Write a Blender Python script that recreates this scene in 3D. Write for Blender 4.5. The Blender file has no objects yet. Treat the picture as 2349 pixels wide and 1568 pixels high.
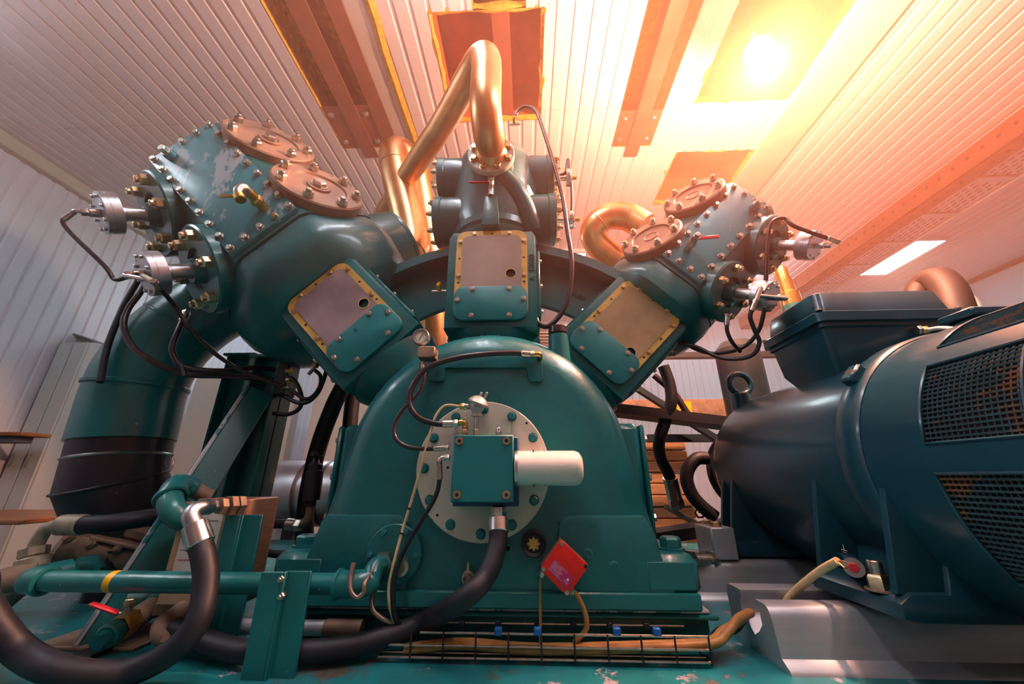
import bpy, math, random
from mathutils import Vector as V, Matrix as M
random.seed(7)
SC = bpy.context.scene
COL = SC.collection
pi = math.pi

# ------------------------------------------------------------------ camera
FPX = 850.0                      # focal length in pixels of the 2349 x 1568 frame
PITCH, YAW, CAMZ = math.radians(20.0), math.radians(2.3), 0.42
cam_d = bpy.data.cameras.new('camera'); cam = bpy.data.objects.new('camera', cam_d)
cam_d.sensor_fit = 'HORIZONTAL'; cam_d.sensor_width = 36.0; cam_d.lens = 36.0 * FPX / 2349.0
cam_d.clip_start = 0.02; cam_d.clip_end = 60
cam.location = (0, 0, CAMZ); cam.rotation_euler = (pi / 2 + PITCH, 0, YAW)
COL.objects.link(cam); SC.camera = cam

# ------------------------------------------------------------------ world, exposure
w = bpy.data.worlds.new('hall'); SC.world = w; w.use_nodes = True
w.node_tree.nodes['Background'].inputs[0].default_value = (0.5, 0.42, 0.5, 1)
w.node_tree.nodes['Background'].inputs[1].default_value = 0.05
SC.view_settings.view_transform = 'Standard'; SC.view_settings.look = 'None'
SC.view_settings.gamma = 1.0; SC.view_settings.use_curve_mapping = False
SC.view_settings.exposure = 0.0
CY = SC.cycles; CY.max_bounces = 5; CY.diffuse_bounces = 3; CY.glossy_bounces = 3; CY.transmission_bounces = 2; CY.volume_bounces = 0; CY.caustics_reflective = False; CY.caustics_refractive = False; CY.use_adaptive_sampling = True; CY.adaptive_threshold = .13; CY.adaptive_min_samples = 12; CY.sample_clamp_indirect = 4.0
PANEL_POWER = 17.0               # emission of the ceiling light panels
TUBE_POWER = 46.0                # emission of the suspended tubes
WARM_POWER = 620.0               # added orange lamp imitating the flare glow, watts
HAZE = 0.12                     # density of the haze added for the orange veil

# ------------------------------------------------------------------ points of the place from the survey of the photo
_F = V((-math.sin(YAW) * math.cos(PITCH), math.cos(YAW) * math.cos(PITCH), math.sin(PITCH)))
_R = V((math.cos(YAW), math.sin(YAW), 0)); _U = _R.cross(_F); _O = V((0, 0, CAMZ))
def ray(x, y): return _F * FPX + _R * (x - 1174.5) + _U * (784 - y)
def at(x, y, Y): d = ray(x, y); return _O + d * (Y / d.y)
def az(x, y, Z): d = ray(x, y); return _O + d * ((Z - CAMZ) / d.z)
def ax(x, y, X): d = ray(x, y); return _O + d * (X / d.x)

# ------------------------------------------------------------------ helpers
WM = {}
I4 = M.Identity(4)
def link(o, parent=None, m=None):
    COL.objects.link(o); m = m.copy() if m else I4.copy()
    if parent:
        o.parent = parent; o.matrix_basis = WM[parent.name].inverted() @ m
    else: o.matrix_basis = m
    WM[o.name] = m
    return o
def tag(o, label=None, cat=None, group=None, kind=None):
    if label: o['label'] = label
    if cat: o['category'] = cat
    if group: o['group'] = group
    if kind: o['kind'] = kind
    return o
def T(name, label, cat, loc=(0, 0, 0), group=None):
    o = bpy.data.objects.new(name, None); o.empty_display_size = .05
    link(o, None, M.Translation(V(loc))); return tag(o, label, cat, group)
def basis(n, up=None):
    n = V(n).normalized(); up = V(up) if up else (V((0, 0, 1)) if abs(n.z) < .9 else V((0, 1, 0)))
    x = up.cross(n).normalized(); y = n.cross(x)
    return M((x, y, n)).transposed()
def frame(p, n, up=None): return M.Translation(V(p)) @ basis(n, up).to_4x4()
def cr(pts, n=6):                                     # smooth path through points
    P = [V(p) for p in pts]; P = [P[0] * 2 - P[1]] + P + [P[-1] * 2 - P[-2]]; out = []
    for i in range(1, len(P) - 2):
        a, b, c, d = P[i - 1:i + 3]
        for k in range(n):
            t = k / n
            out.append(.5 * ((2 * b) + (c - a) * t + (2 * a - 5 * b + 4 * c - d) * t * t + (3 * b - a - 3 * c + d) * t ** 3))
    return out + [P[-2]]
def circ(r, n=24, cx=0, cy=0, a0=0): return [(cx + r * math.cos(a0 + 2 * pi * i / n), cy + r * math.sin(a0 + 2 * pi * i / n)) for i in range(n)]
def rrect(x0, x1, y0, y1, r, n=4):
    o = []
    for cx, cy, a in ((x1 - r, y1 - r, 0), (x0 + r, y1 - r, 90), (x0 + r, y0 + r, 180), (x1 - r, y0 + r, 270)):
        o += [(cx + r * math.cos(math.radians(a + 90 * k / n)), cy + r * math.sin(math.radians(a + 90 * k / n))) for k in range(n + 1)]
    return o
def inset(poly, d):
    n = len(poly); area = sum(poly[i][0] * poly[(i + 1) % n][1] - poly[(i + 1) % n][0] * poly[i][1] for i in range(n)); s = 1 if area > 0 else -1; out = []
    for i in range(n):
        a, b, c = V(poly[i - 1]), V(poly[i]), V(poly[(i + 1) % n]); e, f = (b - a), (c - b)
        e = e.normalized() if e.length > 1e-9 else f.normalized(); f = f.normalized() if f.length > 1e-9 else e
        n1, n2 = V((-e.y, e.x)) * s, V((-f.y, f.x)) * s; m = n1 + n2; m = m / max(m.length_squared / 2, .35)
        out.append(tuple(b + m * d))
    return out
class MB:
    def __init__(s, m=None): s.v = []; s.f = []; s.m = m
    def add(s, vs, fs, m=None):
        k = len(s.v); s.v += [(m @ V(p)) if m else V(p) for p in vs]; s.f += [tuple(i + k for i in f) for f in fs]; return s
    def box(s, x0, x1, y0, y1, z0, z1, b=0, m=None):
        if b <= 0:
            vs = [(x, y, z) for z in (z0, z1) for y in (y0, y1) for x in (x0, x1)]
            return s.add(vs, [(0, 2, 3, 1), (4, 5, 7, 6), (0, 1, 5, 4), (2, 6, 7, 3), (0, 4, 6, 2), (1, 3, 7, 5)], m)
        b = min(b, (x1 - x0) * .45, (y1 - y0) * .45, (z1 - z0) * .45); vs = []; ix = {}
        for i, (x, dx) in enumerate(((x0, b), (x1, -b))):
            for j, (y, dy) in enumerate(((y0, b), (y1, -b))):
                for k, (z, dz) in enumerate(((z0, b), (z1, -b))):
                    for a, p in enumerate(((x, y + dy, z + dz), (x + dx, y, z + dz), (x + dx, y + dy, z))): ix[i, j, k, a] = len(vs); vs.append(p)
        q = lambda *t: tuple(ix[u] for u in t); fs = []
        for i in (0, 1): fs.append(q((i, 0, 0, 0), (i, 1, 0, 0), (i, 1, 1, 0), (i, 0, 1, 0))); fs.append(q((0, i, 0, 1), (1, i, 0, 1), (1, i, 1, 1), (0, i, 1, 1))); fs.append(q((0, 0, i, 2), (1, 0, i, 2), (1, 1, i, 2), (0, 1, i, 2)))
        for i in (0, 1):
            for j in (0, 1):
                fs.append(q((i, j, 0, 0), (i, j, 1, 0), (i, j, 1, 1), (i, j, 0, 1))); fs.append(q((i, 0, j, 0), (i, 1, j, 0), (i, 1, j, 2), (i, 0, j, 2))); fs.append(q((0, i, j, 1), (1, i, j, 1), (1, i, j, 2), (0, i, j, 2)))
                for k in (0, 1): fs.append(q((i, j, k, 0), (i, j, k, 1), (i, j, k, 2)))
        return s.add(vs, fs, m)
    def lathe(s, p, n, prof, seg=24, m=None, a0=0):     # prof: (height along n, radius)
        B = frame(p, n); B = (m @ B) if m else B; vs = []; fs = []; R = []
        for h, r in prof:
            if r < 1e-6: R.append([len(vs)]); vs.append((0, 0, h))
            else: R.append(list(range(len(vs), len(vs) + seg))); vs += [(r * math.cos(a0 + 2 * pi * i / seg), r * math.sin(a0 + 2 * pi * i / seg), h) for i in range(seg)]
        for A, C in zip(R, R[1:]):
            for i in range(seg):
                j = (i + 1) % seg
                if len(A) == 1 and len(C) == 1: continue
                if len(A) == 1: fs.append((A[0], C[j], C[i]))
                elif len(C) == 1: fs.append((A[i], A[j], C[0]))
                else: fs.append((A[i], A[j], C[j], C[i]))
        return s.add(vs, fs, B)
    def cyl(s, p0, p1, r0, r1=None, n=20, b=0, m=None):
        p0, p1 = V(p0), V(p1); h = (p1 - p0).length; r1 = r0 if r1 is None else r1
        pr = [(0, 0), (0, r0 - b), (b, r0), (h - b, r1), (h, r1 - b), (h, 0)] if b else [(0, 0), (0, r0), (h, r1), (h, 0)]
        return s.lathe(p0, p1 - p0, pr, n, m)
    def hexa(s, p, n, r, h, m=None): return s.lathe(p, n, [(0, 0), (0, r), (h * .8, r), (h, r * .84), (h, 0)], 6, m)
    def tube(s, pts, r, n=12, caps=True, m=None):
        P = [V(p) for p in pts]; vs = []; fs = []; x = None; L = len(P)
        for i in range(L):
            t = (P[min(i + 1, L - 1)] - P[max(i - 1, 0)]).normalized()
            if x is None: x = t.orthogonal().normalized()
            x = (x - t * x.dot(t)).normalized(); y = t.cross(x); rr = r[i] if isinstance(r, (list, tuple)) else r
            vs += [P[i] + (x * math.cos(2 * pi * k / n) + y * math.sin(2 * pi * k / n)) * rr for k in range(n)]
        for i in range(L - 1):
            for k in range(n):
                j = (k + 1) % n; fs.append((i * n + k, i * n + j, (i + 1) * n + j, (i + 1) * n + k))
        if caps: fs.append(tuple(range(n - 1, -1, -1))); fs.append(tuple(range((L - 1) * n, L * n)))
        return s.add(vs, fs, m)
    def prism(s, poly, z0, z1, b=0, m=None):           # polygon in xy pushed along z, softened at z1
        n = len(poly); L = [(poly, z0), (poly, z1 - b)] + ([(inset(poly, b * .3), z1 - b * .3), (inset(poly, b), z1)] if b else []); vs = []; fs = []
        if not b: L = [(poly, z0), (poly, z1)]
        for P, z in L: vs += [(p[0], p[1], z) for p in P]
        for i in range(len(L) - 1):
            for k in range(n):
                j = (k + 1) % n; fs.append((i * n + k, i * n + j, (i + 1) * n + j, (i + 1) * n + k))
        fs.append(tuple(range(n - 1, -1, -1))); fs.append(tuple(range((len(L) - 1) * n, len(L) * n)))
        return s.add(vs, fs, m)
    def ring(s, A, B, z0, z1, m=None):                 # frame between two outlines with equal point count
        n = len(A); vs = [(p[0], p[1], z) for z in (z0, z1) for P in (A, B) for p in P]; fs = []
        for k in range(n):
            j = (k + 1) % n; a = lambda q, i: q * n + i
            fs += [(a(2, k), a(2, j), a(3, j), a(3, k)), (a(0, k), a(1, k), a(1, j), a(0, j)), (a(0, k), a(0, j), a(2, j), a(2, k)), (a(1, k), a(3, k), a(3, j), a(1, j))]
        return s.add(vs, fs, m)
    def loft(s, loops, m=None, caps=(1, 1)):
        n = len(loops[0]); vs = [p for L in loops for p in L]; fs = []
        for i in range(len(loops) - 1):
            for k in range(n): j = (k + 1) % n; fs.append((i * n + k, i * n + j, (i + 1) * n + j, (i + 1) * n + k))
        if caps[0]: fs.append(tuple(range(n - 1, -1, -1)))
        if caps[1]: fs.append(tuple(range((len(loops) - 1) * n, len(loops) * n)))
        return s.add(vs, fs, m)
    def beam(s, p0, p1, w, h, up=(0, 0, 1), b=.002, m=None):
        p0, p1 = V(p0), V(p1); B = frame(p0, p1 - p0, up); B = (m @ B) if m else B
        return s.box(-w / 2, w / 2, -h / 2, h / 2, 0, (p1 - p0).length, b, B)
    def mesh(s, name, mt, ang=38):
        import bmesh
        bm = bmesh.new(); vv = [bm.verts.new(p) for p in s.v]
        for f in s.f:
            try: bm.faces.new([vv[i] for i in f])
            except ValueError: pass
        bmesh.ops.recalc_face_normals(bm, faces=bm.faces[:])
        me = bpy.data.meshes.new(name); bm.to_mesh(me); bm.free()
        for p in me.polygons: p.use_smooth = True
        me.set_sharp_from_angle(angle=math.radians(ang))
        me.materials.append(MAT[mt] if isinstance(mt, str) else mt); return me
    def build(s, name, mt, parent=None, label=None, cat=None, group=None, kind=None, ang=38):
        m = s.m
        if parent is None and m is None:               # a thing of one mesh gets its origin at its base
            xs = [p.x for p in s.v]; ys = [p.y for p in s.v]; zs = [p.z for p in s.v]
            o_ = V(((min(xs) + max(xs)) / 2, (min(ys) + max(ys)) / 2, min(zs))); s.v = [p - o_ for p in s.v]; m = M.Translation(o_)
        o = bpy.data.objects.new(name, s.mesh(name, mt, ang)); link(o, parent, m)
        return tag(o, label, cat, group, kind)
_bm = {}
def bolt(parent, p, n, r=.01, h=None, kind='hex', mt='zinc', m=None, name='bolt'):
    k = (kind, mt)
    if k not in _bm:
        b = MB(); rot = random.random()
        if kind == 'hex': b.lathe((0, 0, 0), (0, 0, 1), [(0, 0), (0, 1.25), (.12, 1.25), (.12, 0)], 14); b.hexa((0, 0, .1), (0, 0, 1), 1, .7)
        elif kind == 'nut': b.hexa((0, 0, 0), (0, 0, 1), 1, 1.05); b.cyl((0, 0, .9), (0, 0, 1.5), .6, n=10, b=.1)
        elif kind == 'cap': b.cyl((0, 0, 0), (0, 0, .8), .9, n=14, b=.08)
        elif kind == 'socket': b.lathe((0, 0, 0), (0, 0, 1), [(0, 1.2), (.3, 1.2), (.3, 1), (.42, 1), (.42, .55), (.05, .5), (.05, 0)], 18)
        _bm[k] = b.mesh(name, mt, 30)
    o = bpy.data.objects.new(name, _bm[k]); h = r if h is None else h
    W = frame(p, n) @ M.Rotation(random.random() * 6, 4, 'Z') @ M.Diagonal((r, r, h, 1)); W = (m @ W) if m else W
    return link(o, parent, W)
def text(parent, s, m, size, mt, name='lettering', ext=.0006, align='CENTER'):
    c = bpy.data.curves.new(name, 'FONT'); c.body = s; c.size = size; c.extrude = ext; c.align_x = align; c.align_y = 'CENTER'; c.materials.append(MAT[mt]); c.resolution_u = 3
    o = bpy.data.objects.new(name, c); COL.objects.link(o); dg = bpy.context.evaluated_depsgraph_get()
    me = bpy.data.meshes.new_from_object(o.evaluated_get(dg)); bpy.data.objects.remove(o); bpy.data.curves.remove(c)
    me.materials.clear(); me.materials.append(MAT[mt]); return link(bpy.data.objects.new(name, me), parent, m)

# ------------------------------------------------------------------ materials
MAT = {}
def mat(name, col, rough=.5, metal=0, var=.18, vs=6, wear=0, wcol=(.5, .5, .5), ws=14, bump=0, bs=60, coat=0, wear2=0, w2col=(.2, .08, .03), w2s=5, wrough=None, spec=.5, stretch=None):
    m = bpy.data.materials.new(name); m.use_nodes = True; t = m.node_tree; N = t.nodes; Lk = t.links; P = N['Principled BSDF']
    P.inputs['Roughness'].default_value = rough; P.inputs['Metallic'].default_value = metal
    P.inputs['Coat Weight'].default_value = coat; P.inputs['Coat Roughness'].default_value = .12; P.inputs['Specular IOR Level'].default_value = spec
    g = N.new('ShaderNodeNewGeometry'); vec = g.outputs['Position']
    if stretch:
        mp = N.new('ShaderNodeMapping'); mp.inputs['Scale'].default_value = stretch; Lk.new(vec, mp.inputs[0]); vec = mp.outputs[0]
    def noise(sc, det=4, ro=.6):
        n = N.new('ShaderNodeTexNoise'); n.inputs['Scale'].default_value = sc; n.inputs['Detail'].default_value = det; n.inputs['Roughness'].default_value = ro; Lk.new(vec, n.inputs['Vector']); return n.outputs[0]
    def ramp(src, a, b):
        r = N.new('ShaderNodeMapRange'); r.inputs[1].default_value = a; r.inputs[2].default_value = b; Lk.new(src, r.inputs[0]); return r.outputs[0]
    def mix(f, a, b):
        x = N.new('ShaderNodeMix'); x.data_type = 'RGBA'
        Lk.new(f, x.inputs[0])
        for k, c in ((6, a), (7, b)):
            if isinstance(c, tuple): x.inputs[k].default_value = (*c, 1)
            else: Lk.new(c, x.inputs[k])
        return x.outputs[2]
    c = mix(ramp(noise(vs), .3, .7), tuple(v * (1 - var) for v in col), tuple(min(1, v * (1 + var)) for v in col)); rsrc = None
    if wear: f = ramp(noise(ws, 6, .7), .68 - wear * .3, .71 - wear * .3); c = mix(f, c, wcol); rsrc = f
    if wear2: c = mix(ramp(noise(w2s, 7, .72), .7 - wear2 * .3, .8 - wear2 * .3), c, w2col)
    Lk.new(c, P.inputs['Base Color'])
    if wrough is not None and rsrc: Lk.new(ramp_to(N, Lk, rsrc, rough, wrough), P.inputs['Roughness'])
    if bump:
        b = N.new('ShaderNodeBump'); b.inputs['Strength'].default_value = bump; b.inputs['Distance'].default_value = .004; Lk.new(noise(bs, 3), b.inputs['Height']); Lk.new(b.outputs[0], P.inputs['Normal'])
    MAT[name] = m; return m
def ramp_to(N, Lk, src, a, b):
    r = N.new('ShaderNodeMapRange'); r.inputs[3].default_value = a; r.inputs[4].default_value = b; Lk.new(src, r.inputs[0]); return r.outputs[0]
def glow(name, col, power):
    m = bpy.data.materials.new(name); m.use_nodes = True; P = m.node_tree.nodes['Principled BSDF']
    P.inputs['Base Color'].default_value = (*col, 1); P.inputs['Emission Color'].default_value = (*col, 1); P.inputs['Emission Strength'].default_value = power; MAT[name] = m
mat('teal', (.012, .165, .175), .3, var=.12, vs=3, bump=.12, bs=45, coat=.25, wear=.04, wcol=(.45, .5, .5), ws=30)
mat('teal_cast', (.012, .15, .165), .32, var=.2, vs=4, bump=.3, bs=30, coat=.3)
mat('teal_plate', (.03, .25, .29), .36, var=.3, vs=5, wear=.3, wcol=(.36, .46, .5), ws=7, coat=.1, stretch=(1, 1, .5))
mat('teal_flat', (.014, .2, .225), .4, var=.08, vs=8)
mat('teal_scraped', (.014, .2, .24), .35, var=.2, vs=8, wear=.75, wcol=(.5, .5, .55), ws=10, wear2=.2)
mat('motor_blue', (.012, .062, .095), .3, var=.15, vs=4, coat=.3, bump=.08, bs=40)
mat('valve_cover', (.34, .19, .13), .42, var=.15, vs=8, wear=.1, wcol=(.03, .16, .17), ws=8)
mat('gasket', (.72, .47, .13), .45, var=.15, vs=20, wear=.12, wcol=(.4, .22, .06), ws=30)
mat('acrylic', (.4, .34, .3), .14, var=.12, vs=7, coat=.6)
mat('acrylic_pink', (.36, .27, .3), .14, var=.3, vs=5, coat=.6); mat('acrylic_amber', (.42, .3, .17), .14, var=.2, vs=6, coat=.6)
mat('copper', (.8, .44, .22), .33, 1, var=.22, vs=5, bump=.04, bs=25)
mat('brass', (.7, .45, .14), .3, 1, var=.15)
mat('zinc', (.62, .57, .5), .32, 1, var=.2, vs=60)
mat('gold_bolt', (.74, .56, .34), .32, 1, var=.2, vs=60)
mat('chrome', (.75, .74, .74), .2, 1, var=.1, vs=40)
mat('bright_steel', (.6, .6, .62), .34, 1, var=.12, vs=30)
mat('rail_steel', (.6, .64, .7), .42, .55, var=.22, vs=3, stretch=(.4, 3, 3), wear2=.12, w2col=(.2, .11, .06), w2s=8)
mat('rusty', (.3, .2, .14), .6, .3, var=.35, vs=14, wear=.2, wcol=(.42, .36, .3), ws=20, bump=.3, bs=50)
mat('hx_copper', (.72, .33, .2), .42, .8, var=.15, vs=20, stretch=(1, 1, 8))
mat('rubber', (.012, .012, .02), .52, var=.25, vs=20, bump=.1, bs=180)
mat('hose_brown', (.05, .03, .035), .28, var=.2, vs=20)
mat('black_paint', (.018, .016, .024), .4, var=.3, vs=6, wear=.06, wcol=(.16, .15, .17), ws=12)
mat('dark', (.006, .005, .007), .7)
mat('cover_white', (.72, .66, .56), .45, var=.06, vs=5, wear2=.13, w2col=(.4, .25, .13), w2s=9)
mat('filter_white', (.8, .79, .74), .3, var=.04, coat=.3)
mat('shim_blue', (.01, .08, .2), .4)
mat('head_grey', (.52, .48, .45), .42, .5, var=.15, vs=40)
mat('red_paint', (.8, .02, .015), .4, var=.1, wear=.06, wcol=(.25, .03, .05), ws=25)
mat('label_pink', (.62, .02, .16), .4)
mat('ink_white', (.85, .75, .78), .5); mat('ink_dark', (.02, .02, .03), .5); mat('ink_blue', (.05, .08, .4), .5)
mat('red_grip', (.7, .025, .05), .4)
mat('yellow_plastic', (.85, .5, .01), .35)
mat('cable_cream', (.75, .55, .3), .45, var=.15, vs=40)
mat('cable_tan', (.4, .2, .06), .5, var=.25, vs=30)
mat('conduit', (.34, .24, .2), .35, .7, var=.2, vs=60)
mat('clip_blue', (.01, .12, .5), .35)
mat('deck', (.012, .2, .23), .36, var=.35, vs=3, wear=.34, wcol=(.4, .36, .42), ws=14, wear2=.5, w2col=(.1, .07, .05), w2s=3.5, bump=.15, bs=40)
mat('panel_white', (.76, .68, .68), .42, var=.04, vs=2, spec=.3, wear=.02, wcol=(.45, .33, .22), ws=16)
mat('wall_white', (.7, .66, .73), .4, var=.05, vs=1.5)
mat('trim_cream', (.55, .48, .42), .5, var=.06)
mat('insulation', (.7, .38, .03), .9, var=.3, vs=25, bump=.8, bs=90)
mat('void_veil_red', (.5, .1, .03), .8, var=.2)  # orange light veil painted into this red; the bare void is dark brown
mat('primer', (.22, .07, .04), .5, var=.2, vs=8)
mat('floor', (.16, .15, .16), .5, var=.15, vs=2)
mat('cabinet', (.6, .6, .57), .5, var=.03)
mat('wood', (.42, .24, .12), .6, var=.3, vs=5, stretch=(1, 1, 12))
mat('wood_edge', (.32, .12, .04), .5, var=.2)
mat('silver_wrap', (.4, .39, .42), .35, .9, var=.15, vs=6)
mat('paper', (.75, .7, .66), .7, var=.05)
mat('hx_tape', (.5, .33, .2), .6, var=.2, vs=12)
mat('foam_brown', (.035, .018, .014), .6, var=.15, vs=12)
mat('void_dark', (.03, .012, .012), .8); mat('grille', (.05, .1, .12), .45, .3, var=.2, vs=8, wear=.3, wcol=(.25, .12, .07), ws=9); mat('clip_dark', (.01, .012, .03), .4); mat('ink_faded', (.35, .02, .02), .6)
mat('corroded', (.42, .36, .27), .5, .5, var=.25, vs=20, wear=.2, wcol=(.3, .17, .08), ws=25, bump=.2, bs=60)
mat('duct_grey', (.12, .12, .14), .45, var=.1); mat('frame_dark', (.02, .035, .045), .4, var=.2)
mat('gauge_face', (.85, .8, .7), .4, var=.03)
glow('panel_glow', (1, .97, .95), PANEL_POWER)
glow('tube_glow', (1, .91, .95), TUBE_POWER)
glow('lamp_glow', (1, .72, .35), 60)

# ------------------------------------------------------------------ the hall
ZC, XL, XR, YB, YF, ZF = 3.22, -4.56, 6.75, 6.6, -2.5, -.35
PIT = .115
MB().box(XL - .1, XR + .1, YF - .1, YB + .1, ZF - .1, ZF).build('floor', 'floor', kind='structure')
HATCH = [(-.6, .15, 1.49, 2.28), (-.31, .03, .2, 1.49), (-1.63, -1.24, .2, 2.5), (.8, 1.14, .2, 2.58), (1.37, 2.09, 1.0, 2.18), (1.4, 2.12, 2.66, 3.36)]
def rib(x):
    u = (x / PIT) % 1.0
    return 0 if u < .70 else (.0065 * min(1, (u - .70) / .06, (1 - u) / .06))
ceil_ = MB().box(XL, XR, YF, YB, ZC + .45, ZC + .5).build('ceiling', 'void_veil_red', kind='structure')
YS = [YF, .2, 2.2, 3.62, 5.1, YB]; XS = [XL + i * 1.15 for i in range(10)] + [XR]
for xa, xb in zip(XS, XS[1:]):
    brk = {xa, xb}
    k = math.floor(xa / PIT)
    while k * PIT < xb:
        for u in (0, .70, .76, .94):
            if xa < (k + u) * PIT < xb: brk.add((k + u) * PIT)
        k += 1
    for h in HATCH:
        for x in h[:2]:
            if xa < x < xb: brk.add(x)
    bx = sorted(brk)
    for iy, (ya, yb) in enumerate(zip(YS, YS[1:])):
        b = MB(); dz = .002 * (iy % 2)
        for p, q in zip(bx, bx[1:]):
            mid = (p + q) / 2; seg = [(ya, yb)]
            for h in HATCH:
                if h[0] < mid < h[1]:
                    new = []
                    for s0, s1 in seg:
                        if h[3] <= s0 or h[2] >= s1: new.append((s0, s1)); continue
                        if h[2] > s0: new.append((s0, h[2]))
                        if h[3] < s1: new.append((h[3], s1))
                    seg = new
            for s0, s1 in seg:
                b.add([(p, s0, ZC + rib(p + 1e-6) + dz), (q, s0, ZC + rib(q - 1e-6) + dz), (q, s1, ZC + rib(q - 1e-6) + dz), (p, s1, ZC + rib(p + 1e-6) + dz)], [(0, 1, 2, 3)])
        if b.v: b.build('ceiling_panel', 'panel_white', ceil_, ang=20)
for i, (x0, x1, y0, y1) in enumerate(HATCH):
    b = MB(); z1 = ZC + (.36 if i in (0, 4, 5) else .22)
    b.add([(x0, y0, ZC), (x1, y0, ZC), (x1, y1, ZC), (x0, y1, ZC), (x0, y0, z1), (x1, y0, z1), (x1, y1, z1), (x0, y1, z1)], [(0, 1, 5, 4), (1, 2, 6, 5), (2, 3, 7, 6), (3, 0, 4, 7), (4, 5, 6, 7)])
    b.build('hatch_lining', 'void_veil_red' if i in (0, 4, 5) else 'insulation', ceil_)
    if i in (0, 4, 5):                                   # frayed insulation showing along the cut edges
        for (ex0, ey0, ex1, ey1) in ((x0, y0, x0, y1), (x1, y0, x1, y1), (x0, y1, x1, y1), (x0, y0, x1, y0)):
            P = [V((ex0 + (ex1 - ex0) * t / 12 + random.uniform(-.008, .008), ey0 + (ey1 - ey0) * t / 12 + random.uniform(-.008, .008), ZC + .03 + random.uniform(-.01, .01))) for t in range(13)]
            MB().tube(P, [random.uniform(.018, .03) for _ in P], 6).build('insulation_edge', 'insulation', ceil_)
b = MB(); P = [(-.955 + random.uniform(-.012, .012), .3 + i * .2, ZC - .01) for i in range(14)]
for p, q in zip(P, P[1:]): b.add([(p[0] - .035, p[1], ZC - .006), (p[0] + .035, p[1], ZC - .012), (q[0] + .035, q[1], ZC - .012), (q[0] - .035, q[1], ZC - .006), (p[0], p[1], ZC - .03), (q[0], q[1], ZC - .03)], [(0, 3, 5, 4), (4, 5, 2, 1)])
b.build('insulation_strip', 'insulation', ceil_)
MB().box(-1.235, -1.12, .2, 2.42, ZC - .012, ZC, .003).build('flashing', 'primer', ceil_)
MB().box(-1.12, -1.02, .2, 2.6, ZC - .006, ZC, .002).build('flashing', 'trim_cream', ceil_)

def ibeam(label, x, y0, y1, z, w=.12, plate=None, lip=.1):
    r = T('roof_beam', label, 'beam', (x, (y0 + y1) / 2, z))
    b = MB(); b.box(x - w / 2, x + w / 2, y0, y1, z, z + .012, .002); b.box(x - .006, x + .006, y0, y1, z + .012, z + .13); b.box(x - w / 2, x + w / 2, y0, y1, z + .13, z + .142); b.build('beam_section', 'primer', r)
    if plate:
        MB().box(plate[0], plate[1], plate[2], plate[3], z + .016, z + .03, .002).build('end_plate', 'primer', r)
        for px in (plate[0] + .05, plate[1] - .05):
            for py in (plate[2] + .07, plate[3] - .07): bolt(r, (px, py, z + .016), (0, 0, -1), .02, .02, 'hex', 'zinc')
    return r
ibeam('rust red steel roof beam in the slot above the teal cylinder with gas cocks', -1.41, .2, 2.6, ZC - .012, .13, (-1.63, -1.24, 2.1, 2.5))
ibeam('rust red steel roof beam in the yellow slot between the two ceiling hatches', .99, .2, 2.68, ZC - .012, .12, (.8, 1.14, 2.24, 2.58))
ibeam('rust red steel roof beam crossing the open hatch above the looped copper pipe', -.14, .2, 2.28, ZC + .05, .12)
MB().box(2.11, 2.42, YF, YB, ZC - .03, ZC + .002, .004).build('trim_1', 'trim_cream', kind='structure')
MB().box(XL, XL + .1, YF, YB, ZC - .12, ZC + .002, .01).build('trim_2', 'trim_cream', kind='structure')

def ribbed_wall(name, axis, pos, a0, a1, sgn, mt):
    root = MB().box(*((pos, pos + sgn * .08, a0, a1, ZF, ZC + .4) if axis == 'x' and sgn > 0 else (pos + sgn * .08, pos, a0, a1, ZF, ZC + .4) if axis == 'x' else (a0, a1, pos, pos + .08, ZF, ZC + .4) if sgn > 0 else (a0, a1, pos - .08, pos, ZF, ZC + .4))).build(name, mt, kind='structure')
    s = a0
    while s < a1 - .01:
        e = min(s + 1.15, a1); b = MB(); k = 0; pts = []
        while True:
            done = False
            for u in (0, .66, .74, .92):
                x = s + (k + u) * PIT
                if x >= e - 1e-6: done = True; break
                pts.append((x, .0 if u in (0, .66) else .014))
            if done: break
            k += 1
        pts.append((e, 0))
        for (p, d), (q, g) in zip(pts, pts[1:]):
            P = lambda x, d_, z: ((pos - sgn * (.02 - d_ + .004), x, z) if axis == 'x' else (x, pos - sgn * (.02 - d_ + .004), z))
            b.add([P(p, d, ZF), P(q, g, ZF), P(q, g, ZC + .01), P(p, d, ZC + .01)], [(0, 1, 2, 3)])
        b.build('wall_panel', mt, root, ang=20); s = e
ribbed_wall('wall_left', 'x', XL, YF, YB, -1, 'wall_white')
ribbed_wall('wall_back', 'y', YB, XL, XR, 1, 'wall_white')
MB().box(XR, XR + .08, YF, YB, ZF, ZC + .4).build('wall_right', 'wall_white', kind='structure')
MB().box(XL, XR, YF - .08, YF, ZF, ZC + .4).build('wall_front', 'floor', kind='structure')
MB().box(XR - .05, XR, YF, YB, ZC - .06, ZC - .02, .003).build('trim_3', 'primer', kind='structure')

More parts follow.
